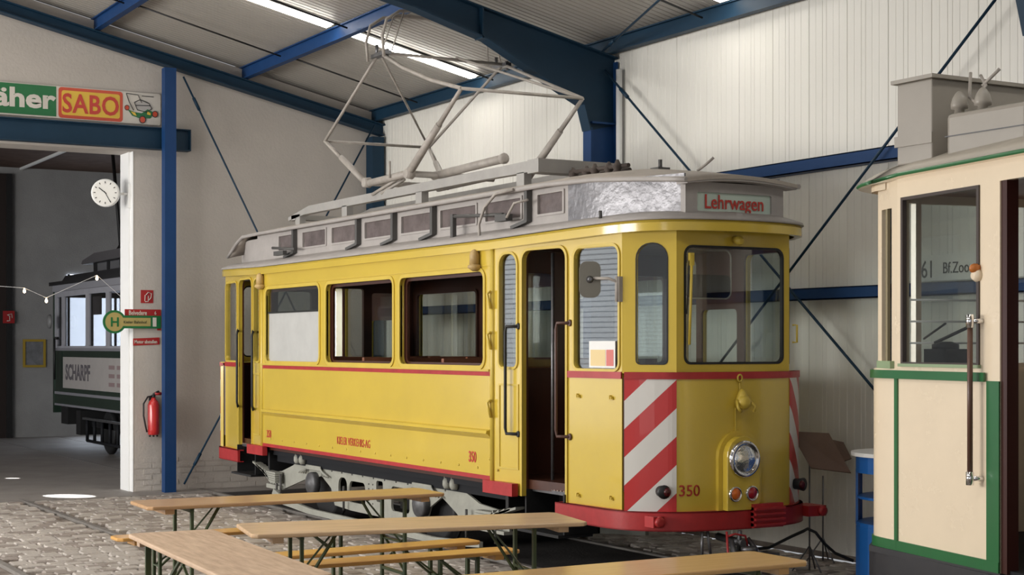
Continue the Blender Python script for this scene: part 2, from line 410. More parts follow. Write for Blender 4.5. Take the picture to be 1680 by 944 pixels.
for i, fx in enumerate(FX):
    t = thing('portal_frame', ['dark blue portal frame with haunched rafter above the yellow tram roof', 'dark blue portal frame beside the cream tram, outside the right edge'][i], 'steel frame', (fx, WY-.2, 0))
    b = B(); b.box(fx-.08, fx+.08, WY-.38, WY-.36, 0, 4.35); b.box(fx-.08, fx+.08, WY-.04, WY-.02, 0, 5.1); b.box(fx-.008, fx+.008, WY-.36, WY-.04, 0, 5.0)
    b.box(fx-.08, fx+.08, WY-.36, WY-.04, 4.4, 4.42)
    b.build('column', BLUE, t)
    low = [(9.44, 4.32), (9.36, 4.60), (8.69, 4.93), (8.15, 5.2), (7.3, 5.44), (.3, z0(.3)-.36)]
    top = [(9.8, z0(9.8)), (.3, z0(.3))]
    b = B(); pts = [(9.8, 4.4), (9.44, 4.32)]+low[1:]+[(.3, z0(.3)), (9.8, z0(9.8))]
    b.prism(pts, fx-.01, fx+.01, 'x')
    for k in range(len(low)-1):
        b.beam((fx, low[k][0], low[k][1]), (fx, low[k+1][0], low[k+1][1]), .17, .016)
    b.beam((fx, 9.8, z0(9.8)), (fx, .3, z0(.3)), .17, .016)
    b.box(fx-.085, fx+.085, 8.08, 8.10, 5.2, z0(8.1))
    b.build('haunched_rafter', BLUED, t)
tag(B().box(GX+.185, GX+.325, 6.53, 6.685, 0, z0(6.69)-.19).build('gable_post', BLUE), 'blue steel post standing against the gable wall beside the fire extinguisher', 'post')
tag(B().box(GX+.02, GX+.24, WY-.22, WY-.04, 0, z0(9.8)-.19).build('corner_post', BLUED), 'dark blue steel column in the corner where gable and sheet wall meet', 'post')
b = B(); ibeam(b, (GX+.095, -5.6, 4.725), (GX+.095, 6.93, 4.725), .29, .16)
b.box(GX+.015, GX+.175, 6.925, 6.94, 4.58, 4.87)
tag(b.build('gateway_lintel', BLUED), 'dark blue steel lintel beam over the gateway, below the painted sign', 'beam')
for i, (z, h) in enumerate(((3.625, .12), (2.43, .11))):
    b = B(); y0 = WY-.13
    b.box(-20.6, FX[0]-.1, y0, y0+.01, z-h/2, z+h/2).box(-20.6, FX[0]-.1, y0, WY-.01, z+h/2-.01, z+h/2).box(-20.6, FX[0]-.1, y0, WY-.01, z-h/2, z-h/2+.01)
    b.box(FX[0]+.1, 2, y0, y0+.01, z-h/2, z+h/2).box(FX[0]+.1, 2, y0, WY-.01, z+h/2-.01, z+h/2).box(FX[0]+.1, 2, y0, WY-.01, z-h/2, z-h/2+.01)
    tag(b.build('wall_rail', BLUE), ['upper blue horizontal rail across the cream sheet wall', 'lower blue horizontal rail on the cream sheet wall seen behind the tram windows'][i], 'rail')
tag(B().tube([(-14.54, WY-.06, 0), (-14.54, WY-.06, 5.0)], .035, 12).build('downpipe', WHITE), 'white vertical pipe beside the blue column on the sheet wall', 'pipe')
def rod(a, c, lab, r=.013, m=None):
    o = tag(B().tube([a, c], r, 6).tube([Vector(a)+(Vector(c)-Vector(a))*.05, Vector(a)+(Vector(c)-Vector(a))*.05+(Vector(c)-Vector(a)).normalized()*.18], r*1.7, 6).build('bracing_rod', m or BLUED), lab, 'rod'); return o
yb = WY-.17
rod((-14.66, yb, 5.0), (-8.5, yb, .05), 'thin bracing rod falling from the blue column top to the right across the sheet wall')
rod((-8.5, yb-.03, 5.1), (-14.6, yb-.03, .1), 'blue bracing rod rising towards the upper right corner, in front of the sheet wall')
rod((GX+.27, 6.80, 5.56), (GX+.27, 9.6, .1), 'thin bracing rod falling from the gable post top down behind the tram roof')
rod((GX+.30, 6.80, .1), (GX+.30, 9.6, 5.1), 'thin bracing rod rising from the foot of the gable post to the corner column')
rod((-14.5, 9.5, deck(9.5)-.25), (-8.6, 7.67, deck(7.67)-.25), 'thin diagonal rod under the roof right of the portal frame')
for i, (rx, lab) in enumerate(((-19.25, 'dark sag rod under the roof nearest the gable wall'), (-17.15, 'dark sag rod under the roof running beside the fluorescent strip'), (-12.85, 'sag rod under the roof beyond the portal frame beside the second strip'))):
    b = B()
    for k in range(len(purl_y)-1):
        ya, yc_ = purl_y[k]-.07, purl_y[k+1]+.07
        b.tube([(rx, ya, deck(ya)-.13), (rx, yc_, deck(yc_)-.10)], .011, 6)
        b.tube([(rx, yc_, deck(yc_)-.10), (rx, yc_+.05, deck(yc_+.05)-.11)], .017, 6)
    tag(b.build('sag_rod', BLACK), lab, 'rod')
# fluorescent strips between the purlins, running down the roof slope
for i, lx in enumerate((-17.55, -12.4, -6.2)):
    for k in range(3):
        y1 = purl_y[k]-.09; y0 = purl_y[k+1]+.09
        lab = [['fluorescent strip light nearest the sheet wall, behind the pantograph', 'fluorescent strip light between the second and third purlin at the top edge', 'fluorescent strip light further up the roof slope, outside the frame'],
               ['fluorescent strip light at the top right above the cream sheet wall', 'second strip light of the right bay, outside the frame', 'third strip light of the right bay, outside the frame'],
               ['strip light over the cream tram, outside the frame', 'second strip light over the cream tram, outside the frame', 'third strip light over the cream tram, outside the frame']][i][k]
        t = thing('strip_light', lab, 'light', (lx, (y0+y1)/2, deck((y0+y1)/2)), 'fluorescent strip lights')
        B().beam((lx, y0, deck(y0)-.02), (lx, y1, deck(y1)-.02), .17, .03).build('housing', WHITE, t)
        B().beam((lx, y0+.04, deck(y0+.04)-.05), (lx, y1-.04, deck(y1-.04)-.05), .15, .035).build('diffuser', TUBE, t)
# back hall
BX = -34.5
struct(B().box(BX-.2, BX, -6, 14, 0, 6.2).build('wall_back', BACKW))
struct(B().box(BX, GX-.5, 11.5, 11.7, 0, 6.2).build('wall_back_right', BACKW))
cb = struct(B().box(BX, GX-.5, -6, 14, 5.75, 5.9).build('ceiling_back', BROWN))
for i, yb_ in enumerate((3.0, 4.6, 6.2, 7.8)): B().box(BX, GX-.5, yb_, yb_+.05, 5.70, 5.752).build('ceiling_batten', WHITE, cb)
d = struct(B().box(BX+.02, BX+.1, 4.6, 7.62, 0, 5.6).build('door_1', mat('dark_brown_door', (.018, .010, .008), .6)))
B().box(BX+.1, BX+.13, 7.5, 7.62, 0, 5.6).build('door_post', BLACK, d)
# ================================================================ signs and fittings on the gable wall
def gsign(name, lab, cat, y, z): return thing(name, lab, cat, (GX+.02, y, z))
DY = (0, 1, 0); NX = (1, 0, 0)
def gp(b, loops, off, th, m=None): return b.plate((GX, 0), (GX, 1), loops, -off-th, th, m)   # (y,z) loops, standing off the wall
t = gsign('advertising_sign', 'long enamel advertising board with green, orange and mower panels above the blue lintel', 'sign', 5, 5.1)
gp(B(), [rr(1.9, 6.56, 4.915, 5.335, .03, top=.03)], .01, .03).build('board', SWHT, t)
gp(B(), [rect(2.0, 5.17, 4.935, 5.325)], .04, .004).build('green_panel', SGRN, t)
gp(B(), [rr(5.20, 6.045, 4.925, 5.325, .04)], .04, .004).build('orange_panel', SORG, t)
gp(B(), [rr(5.24, 6.005, 4.965, 5.285, .03)], .044, .003).build('yellow_panel', SYEL, t)
text('mäher', .40, (3.98, 0, 0), DY, NX, SWHT, t, 'lettering') if False else None
o = text('Rasenmäher', .34, (GX+.046, 5.15, 5.035), DY, NX, SWHT, t, sx=1.25, bold=.011, align='RIGHT')
text('SABO', .345, (GX+.05, 5.62, 5.005), DY, NX, TXR, t, sx=.84, spacing=1.06, bold=.007, align='CENTER')
# small line drawing of a mower
b = B(); X = GX+.046
def wy(y0, y1, z0_, z1_): b.box(X, X+.003, y0, y1, z0_, z1_)
gp(b, [[(6.11, 5.10), (6.17, 5.02), (6.27, 4.99), (6.42, 5.0), (6.47, 5.08), (6.38, 5.12), (6.30, 5.06), (6.20, 5.07)]], .044, .003)
b.build('mower_deck', SGRN, t)
b = B()
for c0, r0 in (((6.10, 5.12), .028), ((6.31, 4.975), .04), ((6.48, 5.06), .035)): gp(b, [[(c0[0]+r0*math.cos(a*.52), c0[1]+r0*1.1*math.sin(a*.52)) for a in range(12)]], .047, .003)
b.build('mower_wheel', SORG, t)
for c0, r0 in (((6.10, 5.12), .034), ((6.31, 4.975), .047), ((6.48, 5.06), .042)): gp(B(), [[(c0[0]+r0*math.cos(a*.52), c0[1]+r0*1.1*math.sin(a*.52)) for a in range(12)], [(c0[0]+r0*.78*math.cos(a*.52), c0[1]+r0*.86*math.sin(a*.52)) for a in range(12)]], .049, .003).build('mower_tyre', SBLK, t)
b = B(); gp(b, [[(6.15, 5.075), (6.19, 5.03), (6.23, 5.02), (6.21, 5.06)]], .048, .003); gp(b, [[(6.38, 5.09), (6.42, 5.07), (6.42, 5.04), (6.37, 5.05)]], .048, .003); b.build('mower_flash', SYEL, t)
gp(B(), [[(6.22, 5.19), (6.29, 5.23), (6.40, 5.19), (6.43, 5.12), (6.36, 5.08), (6.24, 5.10)]], .044, .002).build('mower_engine', mat('pale_grey_print', (.42, .40, .38), .5), t)
b = B(); XX = GX+.05
for pts in ([(6.09, 5.31), (6.13, 5.2), (6.19, 5.09)], [(6.09, 5.31), (6.25, 5.3), (6.30, 5.2)], [(6.2, 5.2), (6.28, 5.24), (6.4, 5.2), (6.44, 5.13), (6.36, 5.08), (6.24, 5.1), (6.2, 5.2)], [(6.22, 5.16), (6.42, 5.17)], [(6.3, 5.29), (6.46, 5.29)]):
    b.tube([(XX, a, c) for a, c in pts], .005, 4)
b.build('mower_outline', SBLK, t)
t = gsign('fire_extinguisher_sign', 'square red and white extinguisher pictogram on the pier above the tram stop sign', 'sign', 6.385, 2.6)
gp(B(), [rect(6.30, 6.47, 2.525, 2.70)], .0, .006).build('plate', SRED, t)
b = B(); q = GX+.009
b.tube([(q, 6.36, 2.545), (q, 6.40, 2.545), (q, 6.405, 2.62), (q, 6.36, 2.63), (q, 6.355, 2.55)], .006, 4).tube([(q, 6.37, 2.635), (q, 6.40, 2.67), (q, 6.445, 2.655), (q, 6.44, 2.60), (q, 6.41, 2.565)], .006, 4)
b.build('pictogram', SWHT, t)
t = gsign('street_plate', 'red plate reading Belvedere above the green and yellow stop sign', 'sign', 6.3, 2.4)
gp(B(), [rect(6.08, 6.57, 2.345, 2.44)], .01, .012).build('plate', SRED, t)
text('Belvedere', .085, (GX+.023, 6.13, 2.365), DY, NX, PALE, t, sx=.72, bold=.001)
text('6', .07, (GX+.023, 6.48, 2.37), DY, NX, PALE, t, sx=.8)
gp(B(), [rect(6.52, 6.57, 2.16, 2.345)], .01, .012).build('side_strip', SRED, t)
t = gsign('tram_stop_sign', 'green and yellow keyhole shaped stop sign with round H head sticking out past the pier', 'sign', 6.2, 2.27)
circ = lambda y, z, r, n=24: [(y+r*math.cos(2*math.pi*i/n), z+r*math.sin(2*math.pi*i/n)) for i in range(n)]
def key(r, h, y1):
    a0 = math.asin(h/r); pts = [(5.935+r*math.cos(a), 2.27+r*math.sin(a)) for a in [a0+(2*math.pi-2*a0)*i/24 for i in range(25)]]
    return pts+[(y1, 2.27-h), (y1, 2.27+h)]
gp(B(), [key(.155, .085, 6.56)], .03, .02).build('green_board', SGRN, t)
gp(B(), [key(.125, .055, 6.42)], .05, .003).build('yellow_face', mat('faded_yellow', (.42, .34, .12), .45, var=.15), t)
text('H', .17, (GX+.054, 5.935, 2.21), DY, NX, SGRN, t, sx=1, bold=.004, align='CENTER')
text('Kieler Bahnhof', .055, (GX+.054, 6.05, 2.25), DY, NX, DGRN, t, sx=.95)
gp(B(), [rect(6.45, 6.50, 2.21, 2.33)], .05, .003).build('white_patch', SWHT, t)
t = gsign('red_notice_plate', 'small red plate reading Motor abstellen under the stop sign', 'sign', 6.37, 2.0)
gp(B(), [[(6.195, 1.955), (6.555, 1.97), (6.555, 2.065), (6.195, 2.05)]], .0, .01).build('plate', SRED, t)
text('Motor abstellen', .065, (GX+.011, 6.21, 1.985), DY, NX, PALE, t, sx=.75, bold=.001)
t = thing('fire_extinguisher', 'red fire extinguisher with black hose hanging on the white pier', 'fire extinguisher', (GX+.1, 6.44, .74))
c = (GX+.1, 6.445, .76)
B().lathe(c, (0, 0, 1), [(0, .06), (.01, .075), (.06, .078), (.40, .078), (.45, .06), (.48, .03), (.50, .025)], 20).build('cylinder', EXTR, t)
B().tube([(GX+.1, 6.445, 1.25), (GX+.1, 6.445, 1.30)], .025, 10).tube([(GX+.1, 6.44, 1.30), (GX+.1, 6.52, 1.34)], .018, 8).build('valve', BLACK, t)
B().tube([(GX+.1, 6.46, 1.31), (GX+.1, 6.55, 1.31)], .022, 8).build('handle', SRED, t)
B().tube([(GX+.1, 6.43, 1.28), (GX+.12, 6.36, 1.27), (GX+.13, 6.30, 1.18), (GX+.13, 6.30, 1.02), (GX+.12, 6.33, .88), (GX+.12, 6.35, .80)], .012, 8).build('hose', BLACK, t)
b = B()
for dy in (-.05, 0, .05): b.tube([(GX+.1, 6.445+dy, .735), (GX+.1, 6.445+dy, .765)], .014, 6)
b.build('foot', BLACK, t)
B().box(GX, GX+.03, 6.41, 6.48, 1.0, 1.28).build('wall_bracket', BLACK, t)
t = thing('wall_clock', 'round white double faced clock on an arm at the gateway pier', 'clock', (GX-.2, 5.84, 3.95))
cc = (-21.0, 5.87, 3.99); fd = Vector((.93, -.37, 0)).normalized()
B().lathe(Vector(cc)-fd*.05, fd, [(0, .16), (.01, .185), (.09, .185), (.1, .17)], 32).build('case', WHITE, t)
B().lathe(Vector(cc)+fd*.048, fd, [(0, .165), (.006, .165)], 32).build('dial', mat('dial_white', (.75, .74, .7), .4), t)
b = B(); side = Vector((0, 0, 1)).cross(fd).normalized()
def ck(a, r): return Vector(cc)+fd*.058+side*math.sin(a)*r+Vector((0, 0, 1))*math.cos(a)*r
for k in range(12): b.beam(ck(k*math.pi/6, .125), ck(k*math.pi/6, .15), .01, .003, up=fd)
b.build('hour_mark', SBLK, t)
B().beam(ck(-.9, -.02), ck(-.9, .105), .012, .003, up=fd).build('hour_hand', SBLK, t)
B().beam(ck(2.65, -.02), ck(2.65, .14), .008, .003, up=fd).build('minute_hand', SBLK, t)
B().tube([(-21.0, 6.03, 3.99), (-21.0, 6.2, 3.99)], .018, 8).box(-21.06, -20.94, 6.16, 6.195, 3.8, 4.12).build('arm', WHITE, t)
# ================================================================ YELLOW TRAM
YC = 7.865; XC = -14.985
T = thing('yellow_tram', 'yellow two axle tram with red bumper and Lehrwagen sign, parked along the cream sheet wall', 'tram', (XC, YC, 0))
def my(y, s): return y if s > 0 else 2*YC-y
def mx(x, s): return x if s > 0 else 2*XC-x
def segpanel(P, Q, z0_, z1_, holes, sx, sy, th=.05):
    """P,Q for the front near corner; holes (x0,x1,za,zb,r,top) in x on P->Q; returns plate args, mirrored"""
    P2 = (mx(P[0], sx), my(P[1], sy)); Q2 = (mx(Q[0], sx), my(Q[1], sy))
    return P2, Q2
PA, PB, PC = (-12.19, 6.84), (-10.42, 7.02), (-10.075, 7.30)
LW = Vector((PB[0]-PA[0], PB[1]-PA[1])); LL = LW.length; kx = LL/(PB[0]-PA[0])
def sx_(x): return (x-PA[0])*kx
ZT = 2.885
def addplate(b, P, Q, loops, off, th, sx, sy):
    """inward is to the LEFT of P->Q for the near front quarter; mirror keeps it inward"""
    P2 = (mx(P[0], sx), my(P[1], sy)); Q2 = (mx(Q[0], sx), my(Q[1], sy))
    if sx*sy < 0: b.plate(P2, Q2, loops, -off-th, th)
    else: b.plate(P2, Q2, loops, off, th)
mainwin = [(-17.644, -16.06), (-15.86, -14.205), (-14.04, -12.347)]
WZ0, WZ1 = 1.775, 2.615
MP, MQ = (-17.80, 6.84), (-12.19, 6.84); ML = 5.61
def frame_ring(b, P, Q, s0, s1, za, zb, r, sx, sy, off=-.012, th=.03, w=.028, top=None):
    o = rr(s0-w, s1+w, za-w, zb+w, r+w, top=None if top is None else top+w); i = rr(s0, s1, za, zb, r, top=top)
    addplate(b, P, Q, [o, i], off, th, sx, sy)
def ring(P, Q, s0, s1, za, zb, r, sx, sy, m, w=.028, top=None, off=-.012, th=.03, name='window_frame'):
    b = B(); frame_ring(b, P, Q, s0, s1, za, zb, r, sx, sy, off=off, th=th, w=w, top=top); return b.build(name, m, T)
def pane(P, Q, s0, s1, za, zb, r, sx, sy, m=GLS, off=.02, top=None, parent=None, name='window_pane', label=None):
    b = B(); addplate(b, P, Q, [rr(s0-.005, s1+.005, za-.005, zb+.005, r, top=top)], off, .004, sx, sy); return b.build(name, m, parent or T, label=label)
for sy in (1, -1):
    # saloon side
    b = B(); holes = [rr(a-MP[0], c-MP[0], WZ0, WZ1, .07) for a, c in mainwin]
    addplate(b, MP, MQ, [rect(0, ML, .80, ZT)]+holes, 0, .04, 1, sy)
    # upper cover panel standing slightly proud, with seam
    side = b.build('side_wall', YEL, T)
    b = B(); addplate(b, MP, MQ, [rect(0, ML, .80, ZT)]+holes, .041, .02, 1, sy); b.build('inner_lining', WOODD, T)
    b = B(); addplate(b, MP, MQ, [rect(0.02, ML-.02, 2.66, 2.665)], -.008, .01, 1, sy); addplate(b, MP, MQ, [rect(0, ML, ZT-.075, ZT-.065)], -.012, .014, 1, sy)
    addplate(b, MP, MQ, [rect(0.04, ML-.04, WZ0-.05, WZ0-.032)], -.02, .02, 1, sy); b.build('trim_strip', YEL2, T)
    b = B(); addplate(b, MP, MQ, [rect(0, ML, 1.685, 1.722)], -.006, .008, 1, sy); b.build('waist_stripe', RED, T, label='red waist stripe along the side')
    b = B(); addplate(b, MP, MQ, [rect(0, ML, .762, .80)], -.004, .05, 1, sy); b.build('bottom_stripe', RED, T)
    b = B(); s_ = .05
    P2 = my(6.84, sy); dr = -1 if sy > 0 else 1
    b.prism([(P2, 1.21), (P2+dr*.045, 1.20), (P2+dr*.05, 1.175), (P2+dr*.03, 1.165), (P2, 1.13)], -17.72, -12.22, 'x'); b.build('ledge_rail', YEL, T)
    b = B()
    for k in range(16): b.lathe((-17.5+k*.36, P2, .86), (0, dr, 0), [(0, .012), (.006, .01), (.01, .003)], 8)
    for z in (1.0, 1.25, 1.5): b.lathe((-12.24, P2, z-.05), (0, dr, 0), [(0, .012), (.006, .01), (.01, .003)], 8)
    b.build('rivet', YEL2, T)
    for i, (a, c) in enumerate(mainwin):
        fr = ring(MP, MQ, a-MP[0], c-MP[0], WZ0, WZ1, .07, 1, sy, YEL2, w=.035)
        b = B(); addplate(b, MP, MQ, [rr(a-MP[0], c-MP[0], WZ0, WZ1, .07), rr(a-MP[0]+.035, c-MP[0]-.035, WZ0+.02, WZ1-.03, .05)], .055, .03, 1, sy); b.build('inner_sash', WOODD, T)
        if sy > 0 and i == 0:
            b = B(); addplate(b, MP, MQ, [rect(a-MP[0]+.01, c-MP[0]-.01, WZ0, 2.34)], .03, .008, 1, sy); b.build('window_pane', MILK, T, label='milky lower window pane')
            pane(MP, MQ, a-MP[0], c-MP[0], 2.34, WZ1, .02, 1, sy)
            b = B(); addplate(b, MP, MQ, [rect(a-MP[0], c-MP[0], 2.33, 2.35)], .02, .02, 1, sy); b.build('window_bar', DGREY, T)
        elif sy < 0: pane(MP, MQ, a-MP[0], c-MP[0], WZ0, WZ1, .07, 1, sy)
    # posts between saloon and platform
    for sx in (1, -1):
        X0 = mx(-12.19, sx)
        b = B(); b.tube([(X0, my(6.845, sy), .66), (X0, my(6.845, sy), ZT)], .028, 10)
        b.build('corner_post', YEL2, T)
        b = B(); x0, x1 = sorted((mx(-12.3, sx), mx(-11.78, sx))); yy = sorted((my(6.80, sy), my(6.86, sy)))
        b.box(x0, x1, yy[0], yy[1], .655, .765); b.build('corner_bumper_plate', RED, T)
        for z in (2.41, 2.05, 1.45) if sx > 0 else ():
            B().tube([(X0+.02, my(6.81, sy), z-.13), (X0-.01, my(6.79, sy), z), (X0+.02, my(6.81, sy), z+.02)], .014, 6).build('hinge_lug', YEL2, T)
    for sx in (1, -1):
        door = (sx_(-11.738), sx_(-11.135)); n1 = (sx_(-12.08), sx_(-11.827)); w4 = (sx_(-11.021), sx_(-10.46))
        dz0 = .80
        b = B()
        if sy > 0:
            hd = rr(door[0], door[1], 2.2, 2.765, .09); hd = hd[6:18][::-1]
            outer = [(0, .66), (door[0], .66)]+hd+[(door[1], .60), (LL, .60), (LL, ZT+.01), (0, ZT)]
            hs = [rr(*n1, 1.77, 2.76, .05, top=.1), rr(*w4, 1.765, 2.745, .06, top=.08)]
            addplate(b, PA, PB, [outer]+hs, 0, .035, sx, sy)
            b.build('platform_wall', YEL, T)
            b = B(); addplate(b, PA, PB, [[(p[0]+(.012 if 0 < i < 0 else 0), p[1]) for i, p in enumerate(outer)]]+hs, .036, .02, sx, sy); b.build('inner_lining', WOODD, T)
            b = B(); addplate(b, PA, PB, [[(door[0]-.025, .66), (door[0], .66)]+hd+[(door[1], .60), (door[1]+.025, .60)]+rr(door[0]-.025, door[1]+.025, 2.2, 2.79, .115)[6:18]], -.014, .02, sx, sy); b.build('door_frame', YEL2, T)
            b = B(); addplate(b, PA, PB, [rect(n1[0]-.01, n1[1]+.03, .88, 1.62), rect(n1[0]+.005, n1[1]+.015, .895, 1.605)], -.008, .01, sx, sy); b.build('panel_moulding', YEL2, T)
        else:
            hs = [rr(*n1, 1.77, 2.74, .05), rr(*door, 1.77, 2.28, .05), rr(*w4, 1.765, 2.745, .06)]
            addplate(b, PA, PB, [rect(0, LL, .62, ZT)]+hs, 0, .035, sx, sy); b.build('platform_wall', YEL, T)
            b = B(); addplate(b, PA, PB, [rect(0, LL, .62, ZT)]+hs, .036, .02, sx, sy); b.build('inner_lining', WOODD, T)
            pane(PA, PB, *door, 1.77, 2.74, .05, sx, sy)
        for s0, s1, tp in ((*n1, .1), (*w4, .08)):
            ring(PA, PB, s0, s1, 1.767, 2.75, .05, sx, sy, YEL2, w=.022, top=tp)
            pane(PA, PB, s0, s1, 1.767, 2.75, .05, sx, sy, top=tp)
        b = B(); addplate(b, PA, PB, [rect(door[1] if sy > 0 else 0, LL, 1.69, 1.745)], -.012, .014, sx, sy); b.build('waist_stripe', RED, T)
        # upper window faces of the cab
        BCL = (Vector(PC)-Vector(PB)).length
        b = B(); k0, k1 = BCL*.27, BCL*.83
        addplate(b, PB, PC, [rect(0, BCL, 1.735, ZT), rr(k0, k1, 1.81, 2.755, .03, top=.115)], 0, .045, sx, sy); b.build('cab_window_wall', YEL, T)
        ring(PB, PC, k0, k1, 1.81, 2.755, .03, sx, sy, BLACK, w=.008, top=.115, off=-.004, th=.02)
        pane(PB, PC, k0, k1, 1.81, 2.755, .03, sx, sy, top=.115)
        if sy > 0:   # opposite door rails
            for k, (rx0, zz) in enumerate(((-11.80, (1.19, 2.12)), (-11.08, (1.20, 2.14)))):
                a = Vector((rx0, PA[1]+(rx0-PA[0])*.1017)); f = -.13 if k == 0 else -.13
                p0 = (mx(rx0, sx), a.y-.005); xo = mx(rx0-.12, sx) if True else 0
                b = B().tube([(p0[0], p0[1], zz[1]), (xo, p0[1]-.05, zz[1]), (xo, p0[1]-.06, zz[1]-.05), (xo, p0[1]-.06, zz[0]+.05), (xo, p0[1]-.05, zz[0]), (p0[0], p0[1], zz[0])], .014, 8)
                b.lathe((p0[0], p0[1], zz[1]), (0, -1, 0), [(0, .03), (.01, .025)], 8); b.lathe((p0[0], p0[1], zz[0]), (0, -1, 0), [(0, .03), (.01, .025)], 8)
                b.build('hand_rail', BLACK if (k == 0 or sx < 0) else mat('brown_rail', (.09, .04, .03), .35), T)
FP, FQ = PC, (PC[0], 2*YC-PC[1]); FL = FQ[1]-FP[1]
LOW = [(-10.335, 6.985), (-10.25, 7.07), (-10.15, 7.19), (-10.075, 7.30), (-10.03, 7.45), (-10.0, 7.65), (-9.985, 7.865)]
LOW = cr(LOW, 4); LOW = LOW+[(p[0], 2*YC-p[1]) for p in LOW[-2::-1]]
for sx in (1, -1):
    s0, s1 = .07, FL-.06
    b = B(); addplate(b, FP, FQ, [rect(0, FL, 1.735, ZT), rr(s0, s1, 1.805, 2.745, .06, top=.08)], 0, .045, sx, 1); b.build('cab_window_wall', YEL, T)
    b = B(); fr = rr(s0, s1, 1.805, 2.745, .06, top=.08); fi = rr(s0+.018, s1-.018, 1.823, 2.727, .05, top=.07)
    addplate(b, FP, FQ, [fr, fi], -.006, .03, sx, 1); b.build('window_gasket', BLACK, T)
    pane(FP, FQ, s0, s1, 1.805, 2.745, .06, sx, 1, top=.08)
    pl = [(mx(p[0], sx), p[1]) for p in LOW]
    sg = 1 if sx > 0 else -1
    B().strip(pl, .62, 1.70, 0, .04*sg).build('cab_apron', YEL, T)
    pl2 = [(mx(p[0]-.06, sx), p[1]+(.03 if p[1] < YC else -.03)) for p in LOW]
    B().strip(pl2, .8, 1.70, 0, .02*sg).build('apron_lining', WOODD, T)
    o = B().strip(pl, 1.69, 1.745, -.014*sg, .05*sg).build('waist_stripe', RED, T)
    # flat ledge closing between apron and windows
    b = B(); b.prism([(mx(p[0], sx), p[1]) for p in LOW]+[(mx(-10.5, sx), 2*YC-7.06), (mx(-10.5, sx), 7.06)], 1.735, 1.745, 'z')
    b.build('window_ledge', YEL2, T)
# stripes painted on the front corners
SM = bpy.data.materials.new('warning_stripes'); SM.use_nodes = True; N = SM.node_tree.nodes; L = SM.node_tree.links
bs_ = N['Principled BSDF']; bs_.inputs['Roughness'].default_value = .35; bs_.inputs['Coat Weight'].default_value = .2
uvn = N.new('ShaderNodeUVMap'); sp = N.new('ShaderNodeSeparateXYZ'); L.new(uvn.outputs[0], sp.inputs[0])
m1 = N.new('ShaderNodeMath'); m1.operation = 'MULTIPLY'; m1.inputs[1].default_value = -.95; L.new(sp.outputs[0], m1.inputs[0])
m2 = N.new('ShaderNodeMath'); m2.operation = 'ADD'; L.new(m1.outputs[0], m2.inputs[0]); L.new(sp.outputs[1], m2.inputs[1])
m3 = N.new('ShaderNodeMath'); m3.operation = 'ADD'; m3.inputs[1].default_value = -1.0747+4.43; L.new(m2.outputs[0], m3.inputs[0])
m4 = N.new('ShaderNodeMath'); m4.operation = 'DIVIDE'; m4.inputs[1].default_value = .443; L.new(m3.outputs[0], m4.inputs[0])
m5 = N.new('ShaderNodeMath'); m5.operation = 'FRACT'; L.new(m4.outputs[0], m5.inputs[0])
m6 = N.new('ShaderNodeMath'); m6.operation = 'LESS_THAN'; m6.inputs[1].default_value = .5; L.new(m5.outputs[0], m6.inputs[0])
mxn = N.new('ShaderNodeMix'); mxn.data_type = 'RGBA'; mxn.inputs[6].default_value = (.72, .70, .66, 1); mxn.inputs[7].default_value = (.52, .03, .03, 1)
L.new(m6.outputs[0], mxn.inputs[0]); L.new(mxn.outputs[2], bs_.inputs['Base Color'])
def stripe_patch(sx, sy):
    pts = LOW[:13]; vs = []; uv = []; s = 0
    for i, p in enumerate(pts):
        if i: s += (Vector(p)-Vector(pts[i-1])).length
        d = (Vector(pts[min(i+1, 12)])-Vector(pts[max(i-1, 0)])).normalized(); n = Vector((d.y, -d.x))*.004
        for z in (.625, 1.69): vs.append((mx(p[0]+n.x, sx), my(p[1]+n.y, sy), z)); uv.append((s, z))
    me = bpy.data.meshes.new('warning_stripes'); me.from_pydata([Vector(v)-T.location for v in vs], [], [(2*i, 2*i+2, 2*i+3, 2*i+1) for i in range(12)])
    ul = me.uv_layers.new(name='UVMap')
    for lp in me.loops: ul.data[lp.index].uv = uv[lp.vertex_index]
    me.materials.append(SM); o = bpy.data.objects.new('warning_stripes', me); COL.objects.link(o); o.parent = T
    sl = o.modifiers.new('thick', 'SOLIDIFY'); sl.thickness = .002; sl.offset = 0
    o['label'] = 'red and white diagonal warning stripes'
for sx in (1, -1):
    for sy in (1, -1): stripe_patch(sx, sy)
# eaves fascia and lower roof
EV = [(-12.19, 6.805), (-11.3, 6.87), (-10.6, 6.94), (-10.3, 7.02), (-10.08, 7.16), (-9.95, 7.38), (-9.89, 7.62), (-9.87, 7.865)]
EV = cr(EV, 3)
def outline(base, dxs=0., inset=0.):
    q = [(-14.985, base[0][1])]+base; q = [(p[0]-(inset if p[0] > -11 else inset*.2)*max(0, (p[0]+11.2)/1.3), min(p[1]+inset, YC)) for p in q]
    fr = q+[(p[0], 2*YC-p[1]) for p in q[-2::-1]]
    full = fr+[(mx(p[0], -1), p[1]) for p in fr[-2:0:-1]]
    return full
def lift(p): return .05*max(0, min(1, (abs(p[0]-XC)-2.8)/2.0))
e0 = outline(EV)
def ringz(pts, z, lf=1): return [Vector((p[0], p[1], z+lift(p)*lf)) for p in pts]
B().loft([ringz(e0, 2.80, 1), ringz(e0, 2.865, 1)], sm=True, cap=False).loft([ringz(outline(EV, 0, .05), 2.80), ringz(e0, 2.80)], cap=False, sm=False).build('eaves_fascia', YEL, T)
B().loft([ringz(e0, 2.866), ringz(outline(EV, 0, .012), 2.885)], cap=False).build('eaves_bead', YEL2, T)
